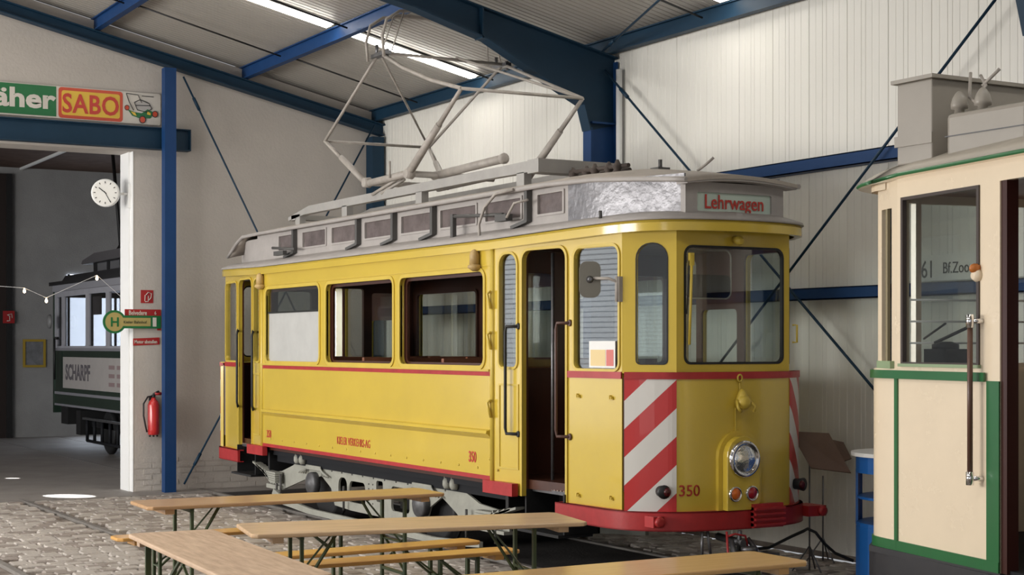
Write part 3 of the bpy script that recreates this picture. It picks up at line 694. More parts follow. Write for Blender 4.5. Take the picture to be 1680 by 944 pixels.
rings = [ringz(outline(EV, 0, -.012), 2.886), ringz(outline(EV, 0, -.005), 2.91), ringz(outline(EV, 0, .10), 2.955), ringz(outline(EV, 0, .30), 3.01, .6), ringz(outline(EV, 0, .5), 3.03, .3)]
B().loft(rings).build('lower_roof', GREY, T)
# clerestory
CLF = cr([(-11.35, 7.10), (-11.0, 7.12), (-10.7, 7.19), (-10.4, 7.29), (-10.09, 7.385)], 3)
cy0 = 7.10
def clz(x): return 3.355 - .085*max(0, min(1, (abs(x-XC)-3.6)/1.3))**1.3
for sy in (1, -1):
    wins = [(-17.906, -17.444), (-17.165, -16.456), (-16.32, -15.634), (-15.446, -14.737), (-14.558, -13.852), (-13.696, -12.934), (-12.794, -12.105), (-11.86, -11.40)]
    P_, Q_ = (-18.62, cy0), (-11.35, cy0); hs = [rr(a+18.62, c+18.62, 3.075, 3.285, .01) for a, c in wins]
    b = B(); addplate(b, P_, Q_, [rect(0, 7.27, 2.98, 3.345)]+hs, 0, .03, 1, sy); cw_ = b.build('clerestory_wall', GREY, T)
    for a, c in wins:
        b = B(); addplate(b, P_, Q_, [rr(a+18.62, c+18.62, 3.075, 3.285, .01), rr(a+18.645, c+18.595, 3.095, 3.265, .01)], -.012, .03, 1, sy); b.build('clerestory_window_frame', GREY, T)
        b = B(); addplate(b, P_, Q_, [rect(a+18.64, c+18.60, 3.09, 3.27)], .012, .004, 1, sy); b.build('clerestory_pane', mat('painted_reflection_mauve', (.20, .165, .16), .12, var=.5, vs=4), T)  # opaque mauve colour stands in for reflections on the glass
    for xb in (-17.35, -15.555, -14.672, -13.787, -11.97):
        y0, dr = my(cy0, sy), (-1 if sy > 0 else 1)
        B().beam((xb, y0+dr*.03, 3.34), (xb, y0+dr*.03, 3.04), .05, .05).beam((xb+.01, y0+dr*.03, 3.05), (xb-.22, y0+dr*.06, 3.0), .045, .03).build('roof_bracket', DGREY, T)
    for sx in (1, -1):
        pl = [(mx(p[0], sx), my(p[1], sy)) for p in CLF]
        if sx > 0: B().strip(pl, 2.98, 3.31, 0, .02*sy).build('clerestory_cheek', SILV, T, label='shiny crinkled silver cheek panel' if sy > 0 else None)
        else: B().strip(pl, 2.98, 3.28, 0, -.02*sy).build('clerestory_cheek', GREY, T)
# upper roof: cambered, drooping to the ends
rings = []
st = [-19.78, -19.6, -19.35, -19.0, -18.4, -17.5, -14.985, -12.5, -11.6, -11.0, -10.5, -10.15, -9.95]
for x_ in st:
    hw = 7.865-7.045
    if x_ > -11.4: hw -= .27*min(1, (x_+11.4)/1.3)
    if x_ < -18.9: hw -= .10*min(1, (-18.9-x_)/.8)
    dz = -.09*max(0, (x_+11.3)/1.35)**1.5 if x_ > -11.3 else (-.22*max(0, (-18.9-x_)/.88)**1.6 if x_ < -18.9 else 0)
    cam_h = (.13 if x_ > -19.2 else .10)-.085*max(0, min(1, (x_+11.2)/1.25))
    rg = []
    for k in range(13):
        a = -1+2*k/12; rg.append(Vector((x_, YC+a*hw, 3.345+dz+cam_h*(1-a*a))))
    for k in range(13):
        a = 1-2*k/12; rg.append(Vector((x_, YC+a*hw, 3.315+dz+(cam_h*(1-a*a)-.0 if abs(a) < .98 else 0))))
    rings.append(rg)
B().loft(rings).build('upper_roof', ROOF, T)
for sy in (1, -1):
    pts = [(r_[0 if sy > 0 else 12].x, r_[0 if sy > 0 else 12].y+(-.012 if sy > 0 else .012), r_[0].z-.015) for r_ in rings]
    B().tube(pts, .022, 6).build('roof_edge_bead', GREY, T)
# destination box front and rear
for sx in (1, -1):
    xf = mx(-10.06, sx); xr = mx(-10.4, sx); a, c = sorted((xf, xr))
    b = B()
    P2, Q2 = (xf, YC-.49), (xf, YC+.49); th = -.05 if sx < 0 else .05
    b.plate(P2, Q2, [rect(0, .98, 2.975, 3.245), rr(.115, .86, 3.015, 3.165, .015)], 0, .04 if sx > 0 else -.04, GREY)
    b.box(a+.04, c-.04, YC-.49, YC-.46, 2.96, 3.24, GREY).box(a+.04, c-.04, YC+.46, YC+.49, 2.96, 3.24, GREY).box(a+.04, c-.04, YC-.46, YC+.46, 2.965, 2.985, GREY)
    sb = b.build('sign_box', None, T)
    for mm in [0]: pass
    b = B(); b.plate(P2, Q2, [rr(.105, .87, 3.005, 3.175, .015)], .02*sx, .01*sx)
    b.build('sign_glass', MINT, sb)
    if sx > 0: text('Lehrwagen', .158, (xf-.012, YC-.30, 3.04), (0, 1, 0), (1, 0, 0), TXR, sb, sx=.86, bold=.0015, th=.004, label='red destination lettering')
    xh = sorted((mx(-10.1, sx), mx(-9.96, sx)))
    b = B(); pts = [(YC+q*.545, 3.215+.04*(1-q*q)) for q in [k/6-1 for k in range(13)]]; pts2 = [(p[0], p[1]+.03) for p in pts[::-1]]
    b.prism(pts+pts2, xh[0], xh[1], 'x'); b.build('sign_hood', GREY, T)
# head lamp housing
def fx_of(y): # front surface x at y
    for i in range(len(LOW)-1):
        if LOW[i][1] <= y <= LOW[i+1][1]:
            k = (y-LOW[i][1])/(LOW[i+1][1]-LOW[i][1]); return LOW[i][0]+(LOW[i+1][0]-LOW[i][0])*k
    return -10.0
def arch(y0, y1, z0_, zt, n=12):
    r = (y1-y0)/2; c = (y0+y1)/2; return [(y0, z0_), (y1, z0_)]+[(c+r*math.cos(math.pi*k/n), zt-r+r*math.sin(math.pi*k/n)) for k in range(n+1)]
b = B(); b.prism(arch(7.625, 8.05, .655, 1.285), -10.03, -9.965, 'x'); hs_ = b.build('lamp_housing_back', YEL, T)
b = B(); b.prism(arch(7.665, 7.985, .655, 1.24), -10.0, -9.90, 'x'); hs_ = b.build('lamp_housing', YEL, T, bevel=.012)
HL = B().lathe((-9.92, 7.825, 1.06), (1, 0, 0), [(0, .145), (.03, .15), (.05, .14), (.055, .118), (.03, .115)], 32).build('headlight', CHROME, T)
B().lathe((-9.885, 7.825, 1.06), (1, 0, 0), [(0, .116), (.012, .10), (.025, .07), (.032, .03), (.034, .001)], 28).build('headlight_lens', LENS, HL)
for yy, m_l in ((7.735, AMB), (7.90, RLN)):
    h_ = B().lathe((-9.915, yy, .785), (1, 0, 0), [(0, .062), (.03, .062), (.04, .052), (.025, .048)], 20).build('signal_lamp', CHROME, T)
    B().lathe((-9.89, yy, .79), (1, 0, 0), [(0, .049), (.012, .041), (.02, .015), (.021, .001)], 16).build('signal_lens', m_l, h_)
for yy in (7.19, 2*YC-7.19):
    B().lathe((-10.13, yy, .815), (1, -.3 if yy < YC else .3, 0), [(0, .045), (.05, .048), (.08, .055), (.085, .04), (.09, .035), (.095, .001)], 16).build('marker_lamp', BLACK, T)
    B().lathe((-10.04, yy, .815), (1, 0, 0), [(0, .036), (.012, .02), (.015, .001)], 16).build('marker_lens', mat('dark_red_lens', (.07, .008, .01), .25), T)
# hose coupling and eye
b = B(); b.lathe((-9.98, 7.85, 1.50), (1, 0, .1), [(0, .055), (.04, .05), (.06, .06), (.08, .05), (.1, .02)], 14); b.lathe((-9.95, 7.85, 1.46), (0, 0, 1), [(0, .03), (.03, .05), (.08, .05), (.13, .03), (.15, .01)], 12)
b.tube([(-9.94, 7.79, 1.52), (-9.90, 7.77, 1.46), (-9.90, 7.80, 1.43)], .012, 6).tube([(-9.94, 7.91, 1.52), (-9.90, 7.94, 1.47), (-9.90, 7.92, 1.43)], .012, 6).build('cable_socket', YEL2, T)
B().tube([(-9.97, 7.84+.022*math.sin(a*.63), 1.695+.028*math.cos(a*.63)) for a in range(11)], .008, 6).tube([(-9.97, 7.84, 1.66), (-9.97, 7.845, 1.56)], .005, 5).build('eye_ring', YEL2, T)
B().box(-9.985, -9.972, 7.80, 7.808, 1.28, 1.46).build('seam_strip', YEL2, T)
# numbers and lettering
text('350', .125, (fx_of(7.3)+.012, 7.31, .775), (.14, 1, 0), (1, -.14, 0), TXR, T, sx=.95, bold=.001, label='red number 350 on the front', wrap=fx_of)
text('350', .135, (-12.63, 6.838, .905), (1, 0, 0), (0, -1, 0), TXR, T, sx=.72, bold=.002, label='red number 350 near the door')
text('350', .125, (-17.63, 6.838, .875), (1, 0, 0), (0, -1, 0), TXR, T, sx=.8, bold=.001, label='red number 350 at the rear end')
text('KIELER VERKEHRS-AG', .118, (-15.58, 6.838, .905), (1, 0, 0), (0, -1, 0), TXR, T, sx=.74, bold=-.0005, label='red operator lettering')
# bumper
BP = [(-11.22, 6.89), (-10.9, 6.91), (-10.45, 6.93), (-10.24, 7.02), (-10.1, 7.15), (-9.99, 7.33), (-9.93, 7.55), (-9.905, 7.865)]
BP = cr(BP, 4); BP = BP+[(p[0], 2*YC-p[1]) for p in BP[-2::-1]]
for sx in (1, -1):
    sg = 1 if sx > 0 else -1
    B().strip([(mx(p[0], sx), p[1]) for p in BP], .505, .655, 0, .03*sg).strip([(mx(p[0], sx), p[1]) for p in BP], .645, .655, 0, .08*sg).strip([(mx(p[0], sx), p[1]) for p in BP], .505, .515, 0, .08*sg).build('bumper', RED, T)
b = B()
for k in range(4): b.prism([(-9.93, .52+k*.042), (-9.84, .527+k*.042), (-9.84, .545+k*.042), (-9.93, .552+k*.042)], 7.9, 8.2, 'y')
b.box(-9.92, -9.87, 7.9, 8.2, .51, .70); b.build('anticlimber', RED, T)
for yy, xx in ((7.08, -10.13), (8.75, -10.17)):
    B().box(xx-.02 if yy < 8 else xx-.14, xx+.10, yy-.03 if yy < 8 else yy-.12, yy+.07, .545, .63).lathe((xx+.10, yy+.02, .587), (1, 0, 0), [(0, .045), (.03, .04), (.035, .02)], 12).build('bumper_lug', RED, T)
# coupler
b = B(); b.tube([(-10.2, 7.80, .42), (-9.85, 7.78, .40)], .03, 10).tube([(-9.9, 7.70, .43), (-9.85, 7.70, .3), (-9.78, 7.72, .22)], .02, 8).tube([(-9.9, 7.86, .43), (-9.82, 7.9, .33), (-9.75, 7.92, .30)], .022, 8)
b.lathe((-9.80, 7.80, .33), (0, 0, 1), [(0, .05), (.03, .07), (.05, .06), (.05, .03)], 12).box(-9.86, -9.70, 7.84, 8.02, .27, .33).tube([(-9.9, 7.77, .34), (-9.88, 7.77, .5)], .018, 6)
b.build('coupler', STEEL, T)
B().tube([(-9.88, 7.64, .5), (-9.86, 7.64, .3), (-9.84, 7.64, .27)], .01, 6).tube([(-9.88, 7.64, .46), (-9.85, 7.7, .48), (-9.85, 7.80, .46), (-9.86, 7.84, .34)], .009, 6).lathe((-9.84, 7.64, .25), (0, 0, 1), [(0, .02), (.03, .025), (.04, .01)], 8).build('coupler_loop', RED, T)
B().tube([(-9.97, 7.47, .5), (-9.96, 7.46, .3)], .012, 6).tube([(-9.97, 7.52, .5), (-9.95, 7.54, .3)], .012, 6).tube([(-9.95, 7.42, .28), (-9.95, 7.56, .28)], .022, 8).build('coupling_link', STEEL, T)
# hinges / clips on the apron side
def onside(x, off): 
    y = PA[1]+(x-PA[0])*.1017; return (x+off*.1, y-off, 0)
b = B()
for x_, z_ in ((-10.965, 1.53), (-10.543, 1.527), (-10.965, .717), (-10.543, .725)):
    p = onside(x_, .0); b.box(x_-.025, x_+.025, p[1]-.012, p[1]+.01, z_-.006, z_+.006).box(x_-.018, x_-.006, p[1]-.02, p[1], z_, z_+.03).box(x_+.006, x_+.018, p[1]-.02, p[1], z_-.0, z_+.02)
b.build('panel_clip', YEL2, T)
# roof signal lamps on the side
for xx in (-12.45, -17.75):
    yy = 6.80
    b = B().lathe((xx, yy, 2.62), (0, 0, 1), [(0, .02), (.01, .035), (.03, .065), (.05, .06), (.06, .045)], 16).lathe((xx, yy, 2.68), (0, 0, 1), [(0, .045), (.08, .045), (.11, .038), (.13, .02), (.135, .002)], 16)
    b.build('side_lamp', mat('aged_cream', (.55, .38, .16), .5, var=.3), T)
b = B().lathe((-10.07, 7.865, 2.80), (1, 0, -.2), [(0, .03), (.06, .04), (.08, .035), (.1, .02)], 14).build('top_lamp', YEL2, T)
# mirror
p = onside(-10.44, .0)
B().tube([(-10.44, p[1], 2.40), (-10.44, p[1]-.04, 2.46), (-10.47, p[1]-.09, 2.485), (-10.62, p[1]-.16, 2.49)], .012, 8).box(-10.465, -10.415, p[1]-.03, p[1]+.005, 2.3, 2.5).tube([(-10.44, p[1]-.03, 2.3), (-10.44, p[1]-.03, 2.5)], .018, 8).build('mirror_arm', PANT, T)
b = B(); n_ = Vector((.86, -.5, 0)); mc = Vector((-10.62, p[1]-.17, 2.48)); d_ = Vector((.5, .86, 0))
P0 = mc-d_*.0; b.plate((mc.x-d_.x*.085, mc.y-d_.y*.085), (mc.x+d_.x*.085, mc.y+d_.y*.085), [rr(0, .17, 2.335, 2.625, .06)], -.01, .03)
b.build('mirror', mat('mirror_back_grey', (.20, .19, .16), .4, var=.15), T, bevel=.01)
B().lathe(mc+n_*.01, n_, [(0, .03), (.02, .02), (.03, .012)], 10).build('mirror_joint', STEEL, T)
# wiper, notice, visor, handle
b = B().tube([(-10.035, 7.42, 2.66), (-10.035, 7.395, 1.96)], .012, 6).box(-10.06, -10.03, 7.40, 7.44, 2.58, 2.68); b.build('wiper', YEL2, T)
B().tube([(-10.045, 7.40, 2.62), (-10.045, 7.375, 2.2)], .006, 5).build('wiper_rod', BLACK, T)
b = B(); addplate(b, PA, PB, [rect(sx_(-10.83), sx_(-10.50), 1.775, 1.99)], -.003, .002, 1, 1); nt = b.build('notice_sheet', WHITE, T, label='white notice sheet stuck in the window')
b = B(); addplate(b, PA, PB, [rect(sx_(-10.81), sx_(-10.62), 1.79, 1.92)], -.005, .002, 1, 1); b.build('notice_field', mat('pale_yellow_print', (.75, .58, .28), .5), nt)
b = B(); addplate(b, PA, PB, [rect(sx_(-10.61), sx_(-10.52), 1.79, 1.92)], -.005, .002, 1, 1); b.build('notice_field', mat('pale_red_print', (.62, .16, .14), .5), nt)
vz = rr(0, .47, 2.33, 2.72, .06); B().plate((-10.2, 7.46), (-10.2, 8.0), [rr(0, .47, 2.33, 2.52, .05)], 0, .006).build('sun_visor', VIS, T)
B().tube([(-10.2, 7.46+a, c) for a, c in vz]+[(-10.2, 7.46+vz[0][0], vz[0][1])], .007, 5).build('visor_frame', PANT, T)
B().tube([(-10.03, 8.43, 2.12), (-9.99, 8.44, 2.12), (-9.99, 8.44, 1.98), (-10.03, 8.43, 1.98)], .009, 6).build('grab_handle', YEL2, T)
# floors, bulkheads, seats
flo = [(-12.19, 6.9), (-10.46, 7.08), (-10.16, 7.36), (-10.13, 7.865)]
flo = flo+[(p[0], 2*YC-p[1]) for p in flo[-2::-1]]; fr_ = flo+[(mx(p[0], -1), p[1]) for p in flo[::-1]]
B().prism(fr_, .72, .80, 'z').build('tram_floor', WOODD, T)
B().prism([(p[0], p[1]) for p in fr_], 2.80, 2.83, 'z').build('interior_ceiling', WOODD, T)
for sx in (1, -1):
    X0 = mx(-12.19, sx); th = .05
    b = B(); yA, yB = 6.91, 2*YC-6.91; Lb = yB-yA
    b.plate((X0, yA), (X0, yB), [rect(0, Lb, .80, 2.81), rr(.12, .55, 1.75, 2.6, .03), rr(.66, 1.24, .83, 2.65, .03), rr(1.35, Lb-.12, 1.75, 2.6, .03)], -th/2, th)
    b.build('bulkhead', WOODD, T)
    for q0, q1 in ((.10, .57), (1.33, Lb-.10)): B().plate((X0, yA), (X0, yB), [rect(q0, q1, 1.73, 2.62)], -.002, .004).build('bulkhead_pane', GLS, T)
for i in range(6):
    x_ = -17.2+i*.9
    for s_, (ya, yb2) in enumerate(((6.95, 7.55), (8.18, 8.78))):
        b = B().box(x_-.2, x_+.22, ya, yb2, 1.18, 1.22).box(x_-.02+.24, x_+.03+.24, ya, yb2, 1.2, 1.83).box(x_-.15, x_-.1, ya+.05, ya+.1, .8, 1.18).box(x_+.15, x_+.2, ya+.05, ya+.1, .8, 1.18)
        st_ = b.build('seat', WOODM, T)
B().prism([(-17.7, .0), (-12.25, 0)][:0] or [(-17.7, 6.91), (-12.25, 6.91), (-12.25, 7.0), (-17.7, 7.0)], 1.735, 1.75, 'z').build('window_sill', WOODM, T)
B().box(-12.1, -10.6, 8.45, 8.80, 1.45, 1.50).build('platform_counter', mat('worn_counter', (.35, .22, .15), .5, var=.2), T)
B().box(-12.1, -10.6, 8.5, 8.78, .8, 1.45).build('platform_cupboard', WOODD, T)
B().tube([(-10.55, 7.6, .8), (-10.55, 7.6, 1.75)], .1, 14).lathe((-10.55, 7.6, 1.75), (0, 0, 1), [(0, .13), (.06, .13), (.09, .05), (.12, .02)], 16).build('controller', BLACK, T)
B().tube([(-11.6, 7.1, .8), (-11.6, 7.1, 2.75)], .015, 8).build('grab_pole', STEEL, T)
# steps
for sx in (1, -1):
    xa, xb_ = sorted((mx(-11.76, sx), mx(-11.12, sx)))
    B().box(xa, xb_, 6.98, 7.3, .70, .73).build('step_tread', STEEL, T)
    b = B()
    for k in range(12): b.box(xa+.02+k*(xb_-xa-.04)/12, xa+.045+k*(xb_-xa-.04)/12, 6.98, 7.25, .73, .738)
    b.build('tread_ribs', mat('rib_wood', (.28, .2, .16), .6), T)
    B().box(xa, xb_, 7.25, 7.27, .38, .70).box(xa, xa+.02, 6.92, 7.27, .38, .72).box(xb_-.02, xb_, 6.92, 7.27, .38, .72).box(xa-.04, xb_, 6.86, 7.2, .36, .385).build('step_well', BLACK, T)
# chassis and truck
B().box(-17.7, -12.2, 6.95, 8.78, .66, .74).box(-17.7, -12.2, 7.0, 7.05, .58, .74).box(-17.7, -12.2, 8.68, 8.73, .58, .74).build('chassis', DARK, T)
B().box(-15.4, -14.2, 7.5, 8.3, .2, .66).build('motor_case', BLACK, T)
WXS = (-16.56, -13.85)
frp = [(-17.98, .42), (-17.9, .44), (-17.6, .47), (-17.25, .56), (-16.98, .68), (-16.85, .69), (-13.35, .69), (-13.2, .64), (-12.75, .50), (-12.2, .46), (-12.2, .30), (-12.75, .30), (-13.0, .27), (-13.22, .38), (-13.5, .50), (-13.75, .38), (-13.85, .20), (-14.4, .18), (-15.6, .18), (-16.05, .20), (-16.15, .38), (-16.42, .5), (-16.7, .42), (-16.9, .42), (-17.55, .26), (-17.98, .26)]
for sy in (1, -1):
    yf = my(7.03, sy); P2, Q2 = (-18, yf), (-12, yf)
    lp = [(p[0]+18, p[1]) for p in frp]
    hs = [rr(18-15.95, 18-15.72, .27, .52, .05, top=.09), rr(18-15.66, 18-15.25, .27, .50, .03, top=.07), rr(18-14.98, 18-14.82, .33, .55, .03), rr(18-14.62, 18-14.2, .27, .52, .05)]
    b = B().plate(P2, Q2, [lp]+hs, -.012, .024); 
    for a, c in ((-16.9, -13.3),): b.box(a, c, yf-.05, yf+.05, .675, .695)
    for k in range(len(frp)): pass
    b.box(-17.98, -17.55, yf-.06, yf+.04, .25, .30).box(-12.9, -12.2, yf-.07, yf+.03, .27, .30)
    tf = b.build('truck_frame', TRUCK, T)
    # lower tie bar and guard plank
    B().prism([(-17.7, .20), (-17.4, .10), (-16.6, .06), (-13.4, .06), (-12.6, .12), (-12.6, .17), (-13.5, .12), (-16.5, .12), (-17.3, .17), (-17.65, .26)], my(6.93, sy), my(6.97, sy), 'y').build('tie_bar', TRUCK, tf)
    for wx in WXS:
        w = B().lathe((wx, my(7.13, sy), .40), (0, 1 if sy > 0 else -1, 0), [(0, .36), (.02, .40), (.07, .40), (.075, .43), (.1, .43)], 32).build('wheel', BLACK, tf)
        B().lathe((wx-.02, my(7.0, sy), .40), (0, -1 if sy > 0 else 1, 0), [(-.02, .13), (.04, .13), (.06, .12), (.065, .07), (.08, .06), (.085, .001)], 20).build('journal_box', mat('oily_grey', (.13, .13, .135), .5, .3, var=.5, vs=14), tf)
        b = B()
        for k in range(4): b.tube([(wx-.42+k*.06, my(6.98, sy), .50+.0*k), (wx-.2, my(6.98, sy), .56+k*.012), (wx+.2, my(6.98, sy), .56+k*.012), (wx+.42-k*.06, my(6.98, sy), .50)], .010, 5)
        b.build('leaf_spring', TRUCK, tf)
    for xs_, dr in ((-12.55, 1), (-17.6, -1)):
        b = B()
        for k in range(5):
            l_ = .66-k*.10; z_ = -k*.026
            b.prism([(xs_-dr*.08, .44+z_), (xs_+dr*l_*.45, .445+z_), (xs_+dr*l_, .53+z_*.6), (xs_+dr*l_, .552+z_*.6), (xs_+dr*l_*.45, .467+z_), (xs_-dr*.08, .462+z_)], my(6.90, sy), my(6.99, sy), 'y')
        b.build('leaf_spring', TRUCK, tf)
    for xh_ in (-17.0, -16.85, -13.3, -13.16):
        B().tube([(xh_, my(6.97, sy), .62), (xh_-.03, my(6.97, sy), .74)], .022, 8).lathe((xh_, my(6.97, sy), .60), (0, 0, 1), [(0, .03), (.03, .045), (.07, .045), (.1, .03)], 10).build('spring_hanger', TRUCK, tf)
    b = B()
    for k in range(26): b.lathe((-16.8+k*.135, my(7.018, sy), .60-.03*(k % 2)), (0, -1 if sy > 0 else 1, 0), [(0, .012), (.008, .008)], 6)
    for k in range(8): b.lathe((-17.92+(k % 4)*.09, my(7.018, sy), .30+.08*(k//4)), (0, -1 if sy > 0 else 1, 0), [(0, .01), (.008, .006)], 6)
    for k in range(10): b.lathe((-15.16+(k % 2)*.1, my(7.018, sy), .30+.05*(k//2)), (0, -1 if sy > 0 else 1, 0), [(0, .01), (.008, .006)], 6)
    b.build('bolt_head', DGREY, tf)
    for xx in (-17.62, -17.5, -12.9, -12.35, -15.68): B().tube([(xx, my(6.96, sy), .18), (xx, my(6.96, sy), .44)], .014, 6).build('tie_bolt', DGREY, tf)
for wx in WXS: B().tube([(wx, 7.2, .4), (wx, 8.53, .4)], .06, 10).build('axle', DARK, T)
for q_ in ((-12.15, -12.1, 6.95, 8.7, .38, .72), (-17.87, -17.82, 6.95, 8.7, .35, .72), (-12.1, -10.4, 7.3, 8.45, .5, .72), (-19.5, -17.9, 7.3, 8.45, .5, .72)): B().box(*q_).build('underfloor_pan', BLACK, T)
# roof beams and pantograph
pb = B()
for y_ in (7.46, 8.27): pb.prism([(-18.4, 3.50), (-18.4, 3.545), (-17.75, 3.64), (-12.5, 3.655), (-12.36, 3.63), (-12.36, 3.55), (-13.6, 3.56), (-17.9, 3.545)], y_-.04, y_+.04, 'y')
pb.box(-12.55, -12.355, 7.41, 8.32, 3.535, 3.66).box(-18.3, -18.15, 7.42, 8.31, 3.50, 3.56)
for x_ in (-18.1, -16.7, -14.8, -12.7):
    for y_ in (7.46, 8.27): pb.box(x_-.07, x_+.07, y_-.04, y_+.04, 3.39, 3.56)
PG = pb.build('pantograph_base', mat('light_grey_beam', (.38, .365, .345), .5, var=.2), T)
PX = -15.15; LX = (-15.95, -14.6); KY = (7.26, 8.52)
K = {('r', 0): (-16.885, 7.26, 4.31), ('r', 1): (-16.8, 8.56, 4.31), ('f', 0): (-13.556, 7.26, 4.45), ('f', 1): (-13.44, 8.58, 4.44)}
Lp = {('r', 0): (-16.05, 7.40, 3.76), ('r', 1): (-15.95, 8.35, 3.76), ('f', 0): (-15.0, 7.40, 3.76), ('f', 1): (-14.3, 8.45, 3.72)}
Ap = {0: (-15.33, 7.22, 5.08), 1: (-15.2, 8.66, 5.06)}
def arm(a, c, r, r2, name, m=PANT): return B().tube([a, c], r, 10, r2=r2).build(name, m, PG)
for k in K:
    a, c = Vector(Lp[k]), Vector(K[k]); B().tube([a, a+(c-a)*.6], .045 if k[0] == 'f' else .04, 10, r2=.034).tube([a+(c-a)*.6, c], .026, 10, r2=.02).build('lower_arm', PANT, PG)
    ap = Vector(Ap[k[1]]); 
    if k == ('f', 0): B().tube([c, c+(ap-c)*.35+Vector((0, 0, -.05)), c+(ap-c)*.7+Vector((0, 0, -.05)), ap], .021, 8).build('upper_arm', PANT, PG)
    else: B().tube([c, ap], .017, 8).build('upper_arm', PANT, PG)
for a, c in ((K[('r', 0)], K[('r', 1)]), (K[('f', 0)], K[('f', 1)]), (Ap[0], Ap[1])): arm(a, c, .017, .017, 'cross_bar')
arm(K[('f', 1)], (Ap[0][0]+.05, Ap[0][1]+.9, Ap[0][2]+.02), .014, .014, 'cross_brace')
arm(K[('r', 1)], Ap[0], .013, .013, 'cross_brace')
for y_ in (7.40, 8.32):
    B().tube([(-16.1, y_, 3.75), (-14.9, y_, 3.77)], .04, 10).build('main_shaft', PANT, PG)
for x_ in (-16.0, -14.95): B().tube([(x_, 7.36, 3.76), (x_, 8.4, 3.76)], .035, 10).lathe((x_, 7.34, 3.76), (0, 1, 0), [(0, .05), (.08, .06), (.1, .04)], 12).build('pivot_shaft', PANT, PG)
B().tube([(-15.1, 7.75, 3.77), (-13.6, 7.75, 3.80)], .045, 12).lathe((-13.62, 7.75, 3.80), (1, 0, .02), [(0, .05), (.05, .055), (.06, .03)], 12).build('spring_tube', PANT, PG)
B().tube([(-15.3, 7.5, 3.74), (-15.7, 7.42, 3.62)], .02, 6).tube([(-15.9, 7.40, 3.62), (-15.3, 7.44, 3.75)], .018, 6).tube([(-15.35, 7.35, 3.75), (-15.35, 7.35, 3.93)], .014, 6).build('release_lever', PANT, PG)
b = B()
for k, x_ in enumerate((-15.45, -15.05)):
    b.tube([(x_, 7.14, 4.99), (x_, 7.12, 5.20), (x_, 7.17, 5.38), (x_, 7.32, 5.48), (x_, 7.6, 5.52), (x_, 8.3, 5.52), (x_, 8.60, 5.47), (x_, 8.72, 5.35)], .017, 8)
    b.box(x_-.022, x_+.022, 7.45, 8.45, 5.52, 5.54)
b.build('collector_head', PANT, PG)
for y_ in (7.28, 8.6):
    B().tube([(-15.42, y_, 5.08), (-15.3, y_+.1 if y_ < 8 else y_-.1, 5.5)], .008, 5).tube([(-15.15, y_, 5.08), (-15.1, y_+.12 if y_ < 8 else y_-.12, 5.5)], .008, 5).build('head_spring', PANT, PG)
for y_ in (7.2, 8.66): B().box(-15.46, -15.1, y_-.02, y_+.05, 5.03, 5.07).tube([(-15.35, y_, 5.05), (-15.35, y_, 5.16)], .02, 6).tube([(-15.2, y_+.05, 5.0), (-15.2, y_+.05, 5.1)], .022, 6).build('head_bracket', STEEL, PG)
b = B()
for k in range(5):
    x_ = -12.25+k*.18; b.lathe((x_, 7.72+.03*(k % 2), 3.44), (0, 0, 1), [(0, .03), (.03, .05), (.05, .03), (.08, .05), (.1, .03), (.14, .012)], 10)
b.tube([(-12.3, 7.72, 3.54), (-11.4, 7.75, 3.52)], .02, 8).tube([(-12.3, 7.8, 3.50), (-11.5, 7.83, 3.49)], .025, 8); b.build('roof_resistor', mat('rusty_resistor', (.07, .05, .04), .7, var=.4), T)
B().tube([(-11.0, 7.8, 3.44), (-11.0, 7.8, 3.53)], .018, 8).box(-11.06, -10.94, 7.74, 7.86, 3.43, 3.46).build('roof_stud', DGREY, T)
B().tube([(-10.75, 8.0, 3.42), (-10.7, 8.05, 3.47), (-10.65, 8.1, 3.53)], .012, 6).build('roof_hook', PANT, T)
# signal lever and conduit on the lower roof
B().tube([(-13.2, 6.98, 3.17), (-12.25, 6.98, 3.12)], .018, 6).box(-12.35, -12.15, 6.95, 7.02, 3.06, 3.12).box(-13.22, -13.17, 6.96, 7.0, 2.95, 3.19).build('signal_lever', DGREY, T)
B().tube([(-12.1, 7.0, 3.33), (-12.35, 6.96, 3.31), (-12.5, 6.93, 3.2), (-12.55, 6.9, 3.05), (-12.5, 6.88, 2.92)], .014, 8).tube([(-11.85, 7.0, 3.22), (-12.0, 6.95, 3.2), (-12.1, 6.93, 3.08)], .012, 8).build('roof_conduit', PANT, T)
B().tube([(-17.8, 6.98, 3.12), (-17.1, 6.98, 3.07)], .018, 6).box(-17.7, -17.4, 6.95, 7.0, 3.02, 3.07).build('signal_lever', DGREY, T)
B().tube([(-10.7, 7.0, 2.98), (-10.7, 7.0, 3.04)], .016, 6).build('roof_bolt', DGREY, T)
# ================================================================ CREAM TRAM
A0 = Vector((-6.818, 7.23)); dd = Vector((-.978, .2066)).normalized(); nn = Vector((-dd.y*-1, -dd.x)); nn = Vector((dd.y, -dd.x))
CT = thing('cream_tram', 'cream and green tram with grey roof boxes cut off by the right edge', 'tram', (A0.x, A0.y, 0))
def cp(s, w): return (A0.x+dd.x*s+nn.x*w, A0.y+dd.y*s+nn.y*w)
WD = 1.95
NOSE = [(.995, 0), (1.2, .0), (1.34, .03), (1.43, .12), (1.5, .3), (1.56, .6), (1.58, WD/2)]
NOSE = cr(NOSE, 3); NOSE = NOSE+[(p[0], WD-p[1]) for p in NOSE[-2::-1]]
def cplate(b, P, Q, loops, off, th, m=None):   # near side: P->Q with increasing s has inward on the right
    return b.plate(cp(*P), cp(*Q), loops, -off-th, th, m)
def carc(b, pts, z0_, z1_, off, th): return b.strip([cp(*p) for p in pts], z0_, z1_, -off-th, th)
